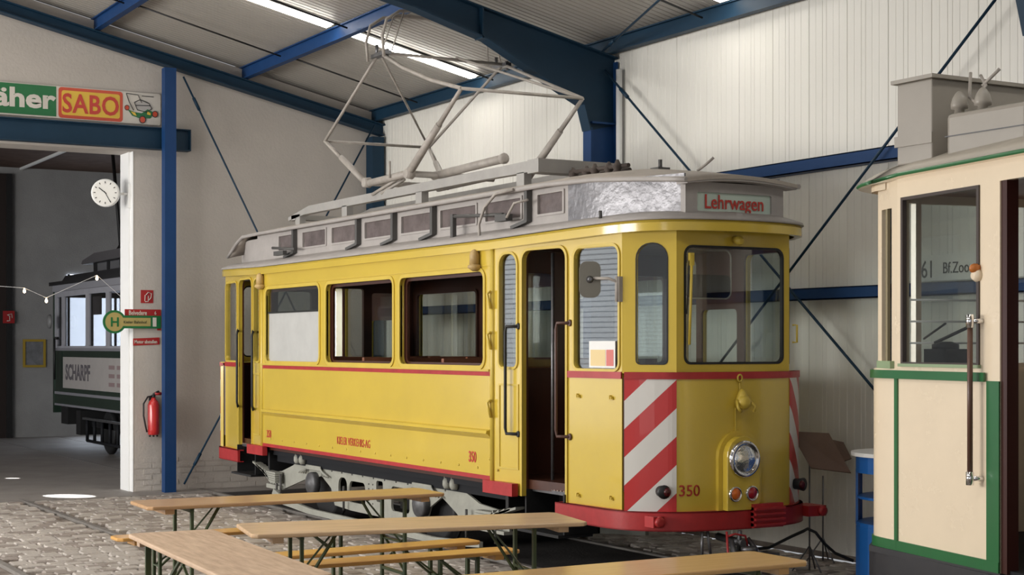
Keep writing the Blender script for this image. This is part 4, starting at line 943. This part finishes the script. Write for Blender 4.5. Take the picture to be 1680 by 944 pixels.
b = B(); cplate(b, (-.13, 0), (1, 0), [rect(0, 1.125, .60, 1.80)], 0, .04); carc(b, [(.99, 0)]+NOSE, .60, 1.80, 0, .04); b.build('lower_wall', CREAM, CT)
b = B(); hole = rr(.135+.07, .135+.92, 1.835, 2.915, .01)
cplate(b, (-.13, 0), (1, 0), [[(0, 1.8), (1.125, 1.8), (1.125, 3.06), (0, 3.06)], rect(.135+.08, .135+.925, 1.835, 2.915)], 0, .05); b.build('window_wall', CREAM, CT)
b = B(); cplate(b, (-.13, 0), (1, 0), [rect(.2, 1.07, 1.825, 2.925), rect(.225, 1.045, 1.845, 2.905)], -.01, .03); b.build('window_frame', mat('brown_gasket', (.05, .035, .03), .4), CT)
b = B(); cplate(b, (-.13, 0), (1, 0), [rect(.2, 1.07, 1.83, 2.92)], .02, .004); b.build('window_pane', GLS, CT)
b = B(); cplate(b, (-.13, 0), (1, 0), [rect(.19, 1.09, 1.815, 1.835)], -.02, .05); b.build('window_sill', mat('pale_green_sill', (.28, .38, .22), .4), CT)
U0, U1 = (.995, 0), (1.325, .055); UL = (Vector(U1)-Vector(U0)).length
b = B(); b.plate(cp(*U0), cp(*U1), [rect(0, UL, 1.80, 3.06), rect(UL*.28, UL*.8, 1.85, 2.87)], -.04, .04); b.plate(cp(*U1), cp(1.5, .45), [rect(0, .43, 1.8, 3.06), rect(.05, .39, 1.83, 2.94)], -.04, .04); b.plate(cp(1.5, .45), cp(1.5, 1.5), [rect(0, 1.05, 1.8, 3.06), rect(.03, 1.02, 1.83, 2.94)], -.04, .04); b.plate(cp(1.5, 1.5), cp(1.325, WD-.055), [rect(0, .43, 1.8, 3.06), rect(.04, .40, 1.83, 2.94)], -.04, .04); b.build('nose_window_wall', CREAM, CT)
B().plate(cp(*U0), cp(*U1), [rect(UL*.27, UL*.81, 1.84, 2.88)], -.03, .004).build('nose_pane', VIS, CT)
B().plate(cp(1.5, .45), cp(1.5, 1.5), [rect(.02, 1.03, 1.82, 2.95)], -.03, .004).build('nose_pane', GLS, CT)
B().plate(cp(*U0), cp(*U1), [rect(UL*.5, UL*.6, 1.85, 2.87)], -.02, .02).build('window_bar', mat('khaki_bar', (.3, .25, .15), .5), CT)
B().plate(cp(*U0), cp(*U1), [rect(UL*.15, UL*.85, 1.80, 1.85)], .0, .03).build('window_sill', MATS['pale_green_sill'], CT)
def gband(z0_, z1_, s0=-.0, o=-.012):
    b = B(); cplate(b, (s0, 0), (1, 0), [rect(0, .995-s0, z0_, z1_)], o, .014); carc(b, [(.99, 0)]+NOSE, z0_, z1_, o, .014); return b
gband(1.735, 1.79, o=-.025).build('waist_band', GREEN, CT)
gband(.60, .665, s0=-.13).build('bottom_band', GREEN, CT)
b = B(); cplate(b, (0, 0), (1, 0), [rect(.98, 1.015, .66, 1.74)], -.012, .014); b.build('vertical_band', GREEN, CT)
b = B(); cplate(b, (-.13, 0), (1, 0), [rect(0, .125, .66, 1.74)], -.008, .01); cplate(b, (-.13, 0), (1, 0), [rect(0.0, .004, .6, 1.74)], -.0, .08); b.build('vertical_band', GREEN, CT)
B().strip([cp(*p) for p in [(-.13, -.02), (1.0, -.02), (1.22, -.02), (1.38, 0.02), (1.5, .12), (1.58, .3), (1.64, .6), (1.66, WD/2), (1.64, 1.35), (1.5, 1.8)]], .30, .585, 0, -.05).prism([cp(*p) for p in [(-.13, 0), (1.3, -.03), (1.5, .12), (1.62, .6), (1.62, 1.4), (-.13, 1.8)]], .56, .60, 'z').build('skirt', SKIRT, CT)
# body beyond the doorway (mostly outside the frame)
b = B(); cplate(b, (-3.2, 0), (-1.0, 0), [rect(0, 2.2, .6, 3.06), rect(.2, 2.0, 1.85, 2.9)], 0, .05); b.build('saloon_wall', CREAM, CT)
b = B(); cplate(b, (-1.0, 0), (-.13, 0), [rect(0, .87, 2.93, 3.06)], 0, .05); b.build('door_header', CREAM, CT)
b = B(); cplate(b, (-.165, 0), (-.13, 0), [rect(-.02, .035, .6, 3.0)], .01, .08); b.build('door_post', mat('dark_red_post', (.05, .015, .012), .3), CT)
b = B(); b.plate(cp(-3.2, WD), cp(1.32, WD), [rect(0, 4.52, .6, 3.06), rect(2.25, 3.0, 1.85, 2.88), rect(3.22, 4.35, 1.85, 2.88), rect(.4, 2.0, 1.85, 2.88)], 0, .05, CREAM).plate(cp(-3.2, WD), cp(1.32, WD), [rect(0, 4.5, .62, 1.84)], -.02, .018, WOODM); b.build('far_wall', None, CT)
b = B(); b.plate(cp(-1.0, 0.05), cp(-1.0, WD), [rect(0, WD-.1, .6, 3.0), rect(.65, 1.3, .65, 2.6)], 0, .04); b.build('bulkhead', WOODD, CT)
B().prism([cp(-3.2, .03), cp(1.3, .03), cp(1.5, .5), cp(1.5, 1.5), cp(1.3, WD-.03), cp(-3.2, WD-.03)], .58, .62, 'z').build('tram_floor', DARK, CT)
B().prism([cp(-3.2, .03), cp(1.3, .06), cp(1.48, .5), cp(1.48, 1.5), cp(1.3, WD-.06), cp(-3.2, WD-.03)], 3.0, 3.03, 'z').build('interior_ceiling', WOODM, CT)
b = B(); q = cp(-.55, 1.4); b.box(q[0]-.18, q[0]+.25, q[1]-.2, q[1]+.2, .62, 1.3); b.build('seat_box', WOODM, CT)
b = B(); q = cp(-.35, .9); b.box(q[0]-.03, q[0]+.03, q[1]-.35, q[1]-.05, .62, 1.78); b.build('door_leaf', WOODD, CT)
b = B()
for z in (1.97, 2.12, 2.27): B().tube([(*cp(1.41, .3), z), (*cp(1.41, 1.7), z)], .008, 6).build('window_rail', WHITE, CT)
q = cp(1.12, .45); B().box(q[0]-.1, q[0]+.1, q[1]-.1, q[1]+.1, 1.2, 1.93).lathe((q[0], q[1], 1.93), (0, 0, 1), [(0, .09), (.03, .09), (.05, .04)], 14).tube([(q[0]-.1, q[1], 1.97), (q[0]+.12, q[1]+.1, 2.08)], .012, 6).tube([(q[0]-.2, q[1], 2.0), (q[0]+.1, q[1]-.1, 2.1)], .008, 5).build('controller', BLACK, CT)
# hand rail and lamp
q = cp(.07, -.07); B().tube([(q[0], q[1], 1.19), (q[0], q[1], 2.08)], .017, 10).build('hand_rail', mat('brown_wood_rail', (.12, .06, .04), .35), CT)
for z in (2.10, 1.15): B().tube([(q[0], q[1], z-.04), (q[0], q[1], z+.04)], .024, 10).tube([(q[0], q[1], z), (*cp(.04, 0), z)], .016, 8).build('rail_socket', CHROME, CT)
q = cp(.09, 0); B().lathe((q[0], q[1], 2.42), (-nn.x, -nn.y, 0), [(0, .03), (.03, .03), (.045, .025), (.055, .012), (.06, .001)], 16).build('side_lamp', mat('amber_brown', (.5, .16, .03), .3), CT)
B().lathe((q[0], q[1], 2.38), (-nn.x, -nn.y, -.2), [(0, .045), (.02, .04), (.04, .02)], 14).build('lamp_base', CREAM, CT)
# eaves and roof
EN = [(-3.2, -.05), (.9, -.05), (1.2, -.06), (1.42, -.04), (1.56, .08), (1.68, .35), (1.74, .7), (1.75, WD/2)]
EN = cr(EN, 3); EN = EN+[(p[0], WD-p[1]) for p in EN[-2::-1]]
def eo(inset, z, dz=0):
    out = []
    for s_, w_ in EN:
        k = max(0, (s_-.9)/.85); out.append(Vector((*cp(s_-inset*k*1.2, WD/2+(w_-WD/2)*(1-inset/(WD/2)*(1-.3*k))), z-dz*k)))
    return out
B().loft([eo(.08, 3.055, .02), eo(.0, 3.06, .05)], cap=False).loft([eo(.08, 3.0, 0), eo(.08, 3.055, .02)], cap=False, sm=False).build('eaves', CREAM, CT)
B().loft([eo(.0, 3.06, .05), eo(-.012, 3.072, .05), eo(0, 3.085, .05)], cap=False).build('eaves_bead', GREEN, CT)
B().loft([eo(.0, 3.085, .05), eo(.12, 3.16, .05), eo(.35, 3.24, .03), eo(.7, 3.29, .0), eo(.9, 3.30, 0)]).build('roof', mat('taupe_roof', (.40, .36, .30), .5, var=.1), CT)
bx = B().box(-7.86, -7.54, 7.5, 8.95, 3.15, 3.69); bo = bx.build('resistor_box', TAUPE, CT, bevel=.01)
B().box(-7.89, -7.51, 7.47, 8.98, 3.69, 3.715).build('box_lid', TAUPE, bo)
B().box(-7.87, -7.53, 7.485, 7.5, 3.27, 3.34).build('rivet_strip', TAUPE, bo)
bo2 = B().box(-7.42, -6.75, 7.5, 8.3, 3.15, 3.44).build('equipment_box', TAUPE, CT, bevel=.03)
B().box(-7.425, -6.745, 7.495, 8.3, 3.29, 3.297).build('box_seam', SKIRT, bo2)
for k, (ix, iy) in enumerate(((-7.38, 7.58), (-7.20, 7.60))):
    B().lathe((ix, iy, 3.44), (0, 0, 1), [(0, .035), (.03, .03), (.035, .055), (.06, .055), (.10, .045), (.135, .025), (.15, .008)], 18).build('insulator', TAUPE, CT)
B().tube([(-7.40, 7.7, 3.72), (-7.36, 7.65, 3.55), (-7.26, 7.6, 3.50), (-7.20, 7.60, 3.56)], .011, 6).tube([(-7.36, 7.75, 3.70), (-7.27, 7.7, 3.62), (-7.20, 7.60, 3.58)], .011, 6).tube([(-7.2, 7.75, 3.72), (-7.3, 7.7, 3.62)], .011, 6).build('roof_cable', PANT, CT)
# ================================================================ BLACK TRAM IN THE BACK HALL
KT = thing('black_tram', 'old black and green tram with silver window frames seen through the gateway', 'tram', (-26.5, 8.8, 0))
KY_ = 7.75; x0, x1 = -31.3, -21.6
wins = [(-31.12, -30.78), (-30.62, -29.05), (-28.85, -27.72), (-27.52, -26.3), (-26.1, -24.9), (-24.7, -23.5), (-23.3, -22.1)]
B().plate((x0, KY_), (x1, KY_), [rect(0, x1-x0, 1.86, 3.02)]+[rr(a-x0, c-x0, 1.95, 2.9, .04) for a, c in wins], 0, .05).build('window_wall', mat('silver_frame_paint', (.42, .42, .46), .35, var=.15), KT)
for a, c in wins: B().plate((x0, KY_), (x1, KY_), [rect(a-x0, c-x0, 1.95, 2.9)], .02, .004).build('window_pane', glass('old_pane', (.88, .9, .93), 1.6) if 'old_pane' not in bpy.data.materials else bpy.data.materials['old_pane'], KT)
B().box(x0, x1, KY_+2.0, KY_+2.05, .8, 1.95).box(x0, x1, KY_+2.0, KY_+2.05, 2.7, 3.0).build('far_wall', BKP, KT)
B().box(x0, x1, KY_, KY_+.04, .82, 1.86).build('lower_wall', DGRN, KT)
for z, h in ((1.86, .05), (1.02, .05), (.80, .04)): B().box(x0+.1, x1, KY_-.03, KY_+.0, z, z+h).build('silver_strip', SILL, KT)
adv = B().box(-30.6, -22.5, KY_-.02, KY_-.003, 1.15, 1.74).build('advert_board', ADV, KT)
text('SCHARPF', .40, (-30.4, KY_-.021, 1.32), (1, 0, 0), (0, -1, 0), ADT, adv, sx=1.05, bold=.012, label='dark block lettering on the advert board')
for k, (s_, z) in enumerate((('Die Küchen', 1.55), ('der Region', 1.40), ('an S 21.Bau', 1.25))): pass
b = B()
for k in range(3):
    for j, (xa, xb_) in enumerate(((-27.45, -27.1), (-26.95, -26.4), (-26.2, -25.4))): b.box(xa, xb_, KY_-.024, KY_-.02, 1.24+k*.15, 1.31+k*.15)
b.build('print_line', mat('faded_print', (.28, .2, .2), .5), adv)
B().box(x0+.05, x1, KY_-.06, KY_+2.1, 3.0, 3.12).build('eaves', mat('silver_eaves', (.3, .3, .33), .4), KT)
B().box(x0-.1, x1, KY_-.09, KY_+2.12, 3.12, 3.19).build('roof_edge', BKP, KT)
B().prism([(-31.5, 3.0), (-30.7, 3.3), (x1, 3.3), (x1, 3.1)], KY_+.05, KY_+2.0, 'y').build('lower_roof', BKP, KT)
cl_ = [(-29.6, -28.9), (-28.75, -28.1), (-27.95, -27.3), (-27.15, -26.5), (-26.35, -25.7)]
B().plate((-29.8, KY_+.35), (x1, KY_+.35), [rect(0, x1+29.8, 3.2, 3.56)]+[rect(a+29.8, c+29.8, 3.26, 3.5) for a, c in cl_], 0, .03).build('clerestory_wall', BKP, KT)
for a, c in cl_: B().box(a, c, KY_+.37, KY_+.375, 3.26, 3.5).build('clerestory_pane', mat('grey_pane', (.16, .16, .17), .15), KT)
B().prism([(-30.3, 3.52), (-30.2, 3.58), (-29.4, 3.68), (x1, 3.68), (x1, 3.56), (-30.2, 3.5)], KY_+.25, KY_+1.8, 'y').build('upper_roof', mat('grey_black_roof', (.09, .085, .09), .5), KT)
B().box(-29.2, -24, KY_+.7, KY_+1.3, 3.70, 3.78).box(-30.5, -29.9, 8.5, 9.0, 3.62, 3.72).build('roof_board', BKP, KT)
B().tube([(-30.25, 8.75, 3.85), (-30.8, 8.75, 5.72)], .035, 8).lathe((-30.25, 8.75, 3.7), (0, 0, 1), [(0, .12), (.1, .1), (.2, .04)], 10).build('trolley_pole', BLACK, KT)
B().plate((x0, KY_), (x0, KY_+2.05), [rect(-.02, 2.05, .65, 3.05), rect(.12, .62, 1.95, 2.9), rect(.72, 1.32, 1.95, 2.9), rect(1.42, 1.93, 1.95, 2.9)], 0, .06).build('end_panel', DGRN, KT)
B().tube([(-31.0, KY_-.08, 1.3), (-31.0, KY_-.08, 2.1)], .02, 6).tube([(-31.0, KY_, 2.1), (-31.0, KY_-.08, 2.1)], .03, 6).build('hand_rail', BLACK, KT)
B().lathe((-30.85, KY_-.18, 2.42), (0, -1, .0), [(0, .10), (.02, .14), (.06, .12), (.08, .05)], 16).build('mirror', mat('grey_lamp', (.2, .2, .2), .4), KT)
B().box(-31.0, -30.5, KY_+.05, KY_+1.9, .45, .8).box(-29.5, -22, KY_+.2, KY_+.26, .45, .60).box(-29.7, -29.4, KY_, KY_+1.7, .3, .75).build('underframe', BLACK, KT)
B().box(-29.2, -22, KY_-.02, KY_+.04, .60, .64).build('guard_rail', STEEL, KT)
for wx in (-28.3, -24.8):
    for yw in (KY_+.2, KY_+1.65): B().lathe((wx, yw, .40), (0, 1, 0), [(0, .36), (.03, .4), (.1, .4)], 24).build('wheel', BLACK, KT)
b = B()
for k in range(9): b.tube([(-29.3+k*.5, KY_+.1, .2), (-29.3+k*.5, KY_+.1, .6)], .03, 6)
b.tube([(-29.3, KY_+.1, .2), (-25.2, KY_+.1, .2)], .03, 6); b.build('brake_gear', DARK, KT)
B().box(-31.5, -31.3, KY_+.2, KY_+.45, .68, .86).build('buffer', BLACK, KT)
for a in (-30.4, -28.6, -27.2): B().box(a, a+.45, KY_+.5, KY_+.55, 2.55, 2.9).build('window_blind', mat('brown_blind', (.2, .17, .15), .6), KT)
w = struct(B().box(BX+.01, BX+.03, 8.8, 11.4, .4, 3.5).build('window_1', mat('sky_behind_glass', (.80, .88, 1), .5, emit=2.6)))
for k in range(6): B().box(BX+.03, BX+.07, 8.8+k*.51, 8.85+k*.51, .4, 3.5).build('glazing_bar', BLACK, w)
w = struct(B().box(-34.3, -21.6, -5.36, -5.33, 0, .25).build('door_2', WHITE)); b = B()
for k in range(38): b.box(-34.2, -21.7, -5.37, -5.33, .3+k*.1, .311+k*.1)
b.build('louvre_slats', MATS['blue_steel'], w, kind='stuff')
# string of bulbs, framed poster, extinguisher sign in the back hall
t = thing('light_string', 'string of small warm bulbs hanging across the back hall', 'string lights', (-25, 5.5, 2.9))
def fromuv(u, v, Z): tt = (u-840)/2600; return (Z*(-.866+.5*tt), Z*(.5+.866*tt), 1.95-Z*(v-568)/2600)
bp_ = []
for u, v in ((40, 478), (76, 494), (159, 457), (200, 494)):
    p = fromuv(u, v, 24.5); bp_.append((p[0], p[1], p[2]+.05)); B().lathe(p, (0, 0, 1), [(-.03, .004), (-.022, .017), (0, .021), (.022, .015), (.04, .009)], 10).build('bulb', BULB, t)
B().tube([(-25.9, 2.6, 3.4), (-25.8, 4.0, 2.98)]+bp_+[(-21.36, 6.95, 3.4)], .005, 4).build('cable', WHITE, t)
p = fromuv(54, 580, 34.0)
t = thing('framed_poster', 'small yellow framed picture on the grey back wall left of the black tram', 'picture', (BX+.03, p[1], 1.6))
a = BX+.01; y_ = p[1]; z_ = p[2]
B().box(a, a+.02, y_-.21, y_+.21, z_-.27, z_+.27).build('print', mat('grey_print', (.25, .26, .28), .5, var=.5, vs=6), t)
b = B(); b.plate((BX+.035, 0), (BX+.035, 1), [rect(y_-.24, y_+.24, z_-.3, z_+.3), rect(y_-.19, y_+.19, z_-.25, z_+.25)], -.02, .03); b.build('frame', mat('yellow_frame', (.4, .27, .03), .5), t)
p = fromuv(7, 521, 33.9); t = thing('fire_point_sign', 'red square extinguisher sign on the dark door of the back hall', 'sign', (BX+.1, p[1], p[2]))
a = BX+.131; y_, z_ = p[1], p[2]
B().box(a, a+.01, y_-.12, y_+.12, z_-.13, z_+.13).build('plate', SRED, t)
B().tube([(a+.012, y_-.04, z_-.08), (a+.012, y_+.02, z_-.08), (a+.012, y_+.02, z_+.02), (a+.012, y_-.03, z_+.04), (a+.012, y_+.06, z_+.07), (a+.012, y_+.07, z_-.02)], .012, 4).build('pictogram', SWHT, t)
# ================================================================ BEER TABLES AND BENCHES
def trestle(kind, L_, Wd, H_, m):
    """long axis = local x"""
    root = thing(kind, '', 'table' if 'table' in kind else 'bench', local=True)
    b = B(); ch = .025
    pts = [(-L_/2, -Wd/2+ch*1.5), (-L_/2+ch*1.5, -Wd/2), (L_/2-ch*1.5, -Wd/2), (L_/2, -Wd/2+ch*1.5), (L_/2, Wd/2-ch*1.5), (L_/2-ch*1.5, Wd/2), (-L_/2+ch*1.5, Wd/2), (-L_/2, Wd/2-ch*1.5)]
    b.prism(pts, H_-.028, H_, 'z'); b.build('table_top' if 'table' in kind else 'seat', m, root, bevel=.008)
    for s in (-1, 1):
        xe = s*(L_/2-.17); B().box(xe-.035, xe+.035, -Wd/2+.03, Wd/2-.03, H_-.065, H_-.028).build('end_batten', m, root)
        xl = s*(L_/2-.34); w2 = Wd/2-(.14 if Wd > .6 else .05); b = B(); zt = H_-.045
        for q in (-1, 1): b.beam((xl, q*w2, 0.02), (xl, q*w2, zt), .035, .022, up=(1, 0, 0))
        b.beam((xl, -w2-.01, zt), (xl, w2+.01, zt), .03, .03).beam((xl, -w2, .14), (xl, w2, .14), .022, .022)
        if 'table' in kind: b.beam((xl, -w2, .16), (xl, w2, H_*.55), .02, .01).beam((xl, w2, .16), (xl, -w2, H_*.55), .02, .01).beam((xl, -w2, H_*.56), (xl, w2, H_*.56), .02, .02)
        b.build('leg_frame', GRN, root)
        b = B()
        for q in (-1, 1): b.beam((xl-s*.01, q*w2*.8, H_*.50), (xl-s*.26, q*w2*.25, zt), .022, .012)
        b.beam((xl, -w2, H_*.50), (xl, w2, H_*.50), .02, .012); b.beam((xl-s*.26, -w2*.4, zt), (xl-s*.26, w2*.4, zt), .03, .012)
        b.build('folding_brace', GRN, root)
    return root
def place(r, x, y, rot, lab, grp): r.location = (x, y, .004); r.rotation_euler = (0, 0, R(rot)); r['label'] = lab; r['group'] = grp; return r
G1 = 'beer tables'; G2 = 'beer benches'
place(trestle('beer_table', 2.4, .56, .77, WOODB), -11.56, 4.69, 87.5, 'narrow orange brown trestle table farthest back, in front of the tram truck', G1)
place(trestle('beer_table', 2.25, .68, .77, WOODT), -9.46, 4.70, 78.5, 'pale wooden trestle table in the middle, its right end near the tram bumper', G1)
place(trestle('beer_table', 2.25, .55, .77, WOODG), -8.67, 3.085, -3.4, 'weathered trestle table in the left foreground pointing towards the camera', G1)
place(trestle('beer_table', 2.25, .52, .77, WOODP), -6.93, 4.62, 90.5, 'glossy orange trestle table at the bottom right edge below the coupling', G1)
bb = trestle('beer_bench', 2.2, .25, .48, WOODO)
place(bb, -10.5, 4.66, 92.5, 'orange bench behind the other one, under the middle table', G2)
place(copy_tree(bb), -9.96, 4.66, 89.5, 'orange bench nearer the camera, sticking out right below the middle table', G2)
place(copy_tree(bb), -12.05, 4.53, 90, 'bench almost hidden behind the weathered table, its left tip showing', G2)
# ================================================================ CABINET, STANDS, CABLE, BANNER
t = thing('shelf_cabinet', 'bright blue round fronted cabinet with white top and open shelves left of the cream tram', 'cabinet', (-9.75, 8.95, 0))
cx, cy = -9.45, 9.2
def qarc(r, n=12): return [(cx+r*math.cos(a), cy+r*math.sin(a)) for a in [math.pi+R(-10)+(R(190))*k/n for k in range(n+1)]]
cxr = cx
def disk(z0_, z1_, r, m, nm): B().prism(qarc(r)+[(cx+r*.2, cy+.35), (cx-r, cy+.35)], z0_, z1_, 'z').build(nm, m, t)
disk(1.065, 1.095, .50, WHITE, 'counter_top')
disk(.93, 1.065, .46, CAB, 'top_band'); disk(.72, .74, .45, CAB, 'shelf'); disk(.50, .53, .455, CAB, 'shelf'); disk(0, .50, .46, CAB, 'base')
B().strip([(cx+.46*math.cos(a), cy+.46*math.sin(a)) for a in [R(205+4*k) for k in range(6)]], .5, .95, 0, .02).build('side_panel', CAB, t)
B().strip([(cx+.2, cy-.05), (cx-.05, cy+.1), (cx-.3, cy+.33)], .5, 1.0, 0, .02).build('shelf_back', CAB, t)
B().box(cx+.2, cx+.24, cy-.38, cy-.1, .5, 1.0).build('upright', CAB, t)
def stand(name_lab, u, v0, u1, Zd, board):
    p = fromuv(u, v0, Zd); t = thing('display_stand', name_lab, 'stand', (p[0], p[1], 0), 'display stands')
    B().tube([(p[0], p[1], .01), (p[0], p[1], p[2]-.05)], .008, 6).build('pole', STEEL, t)
    b = B()
    for k in range(3): a_ = 2.1*k; b.tube([(p[0], p[1], .22), (p[0]+.15*math.cos(a_), p[1]+.15*math.sin(a_), .005)], .007, 5)
    b.build('tripod_foot', STEEL, t)
    q = [Vector(fromuv(*c)) for c in board]; nrm = (q[1]-q[0]).cross(q[2]-q[0]).normalized()*.01
    B().add(q+[a+nrm for a in q], [(0, 1, 2, 3), (7, 6, 5, 4), (0, 4, 5, 1), (1, 5, 6, 2), (2, 6, 7, 3), (3, 7, 4, 0)]).build('board', BOARD, t)
stand('brown tilted display board on a thin stand right of the yellow tram', 1328, 745, 0, 13.7, [(1296, 708, 13.9), (1360, 711, 13.7), (1396, 776, 13.3), (1330, 768, 13.5)])
stand('second brown display board half hidden behind the first one', 1350, 772, 0, 14.3, [(1366, 722, 14.35), (1384, 726, 14.3), (1397, 752, 14.1), (1350, 770, 14.2)])
c = B(); pts = [fromuv(u, v, Z) for u, v, Z in ((1200, 905, 13.4), (1262, 899, 13.6), (1300, 880, 13.2), (1318, 872, 13.1), (1325, 868, 13.1), (1338, 874, 13.1), (1352, 892, 13.1), (1370, 908, 13.5), (1400, 921, 13.4))]
tag(c.tube(pts, .013, 8).build('power_cable', BLACK), 'black cable looping on the floor between the yellow tram and blue cabinet', 'cable')
t = thing('route_banner', 'long white banner with black route lettering above the lower blue rail behind the cream tram', 'banner', (-9.3, WY-.05, 2.6))
B().box(-10.3, -8.6, WY-.03, WY-.01, 2.5, 2.72).build('banner_board', mat('banner_white', (.74, .73, .68), .5), t)
text('61', .21, (-9.97, WY-.032, 2.53), (1, 0, 0), (0, -1, 0), SBLK, t, sx=.75)
text('Bf.Zoo - Lindastr.', .135, (-9.72, WY-.032, 2.56), (1, 0, 0), (0, -1, 0), SBLK, t, sx=.80)
for o in list(bpy.data.objects):
    if '_local' in o: del o['_local']
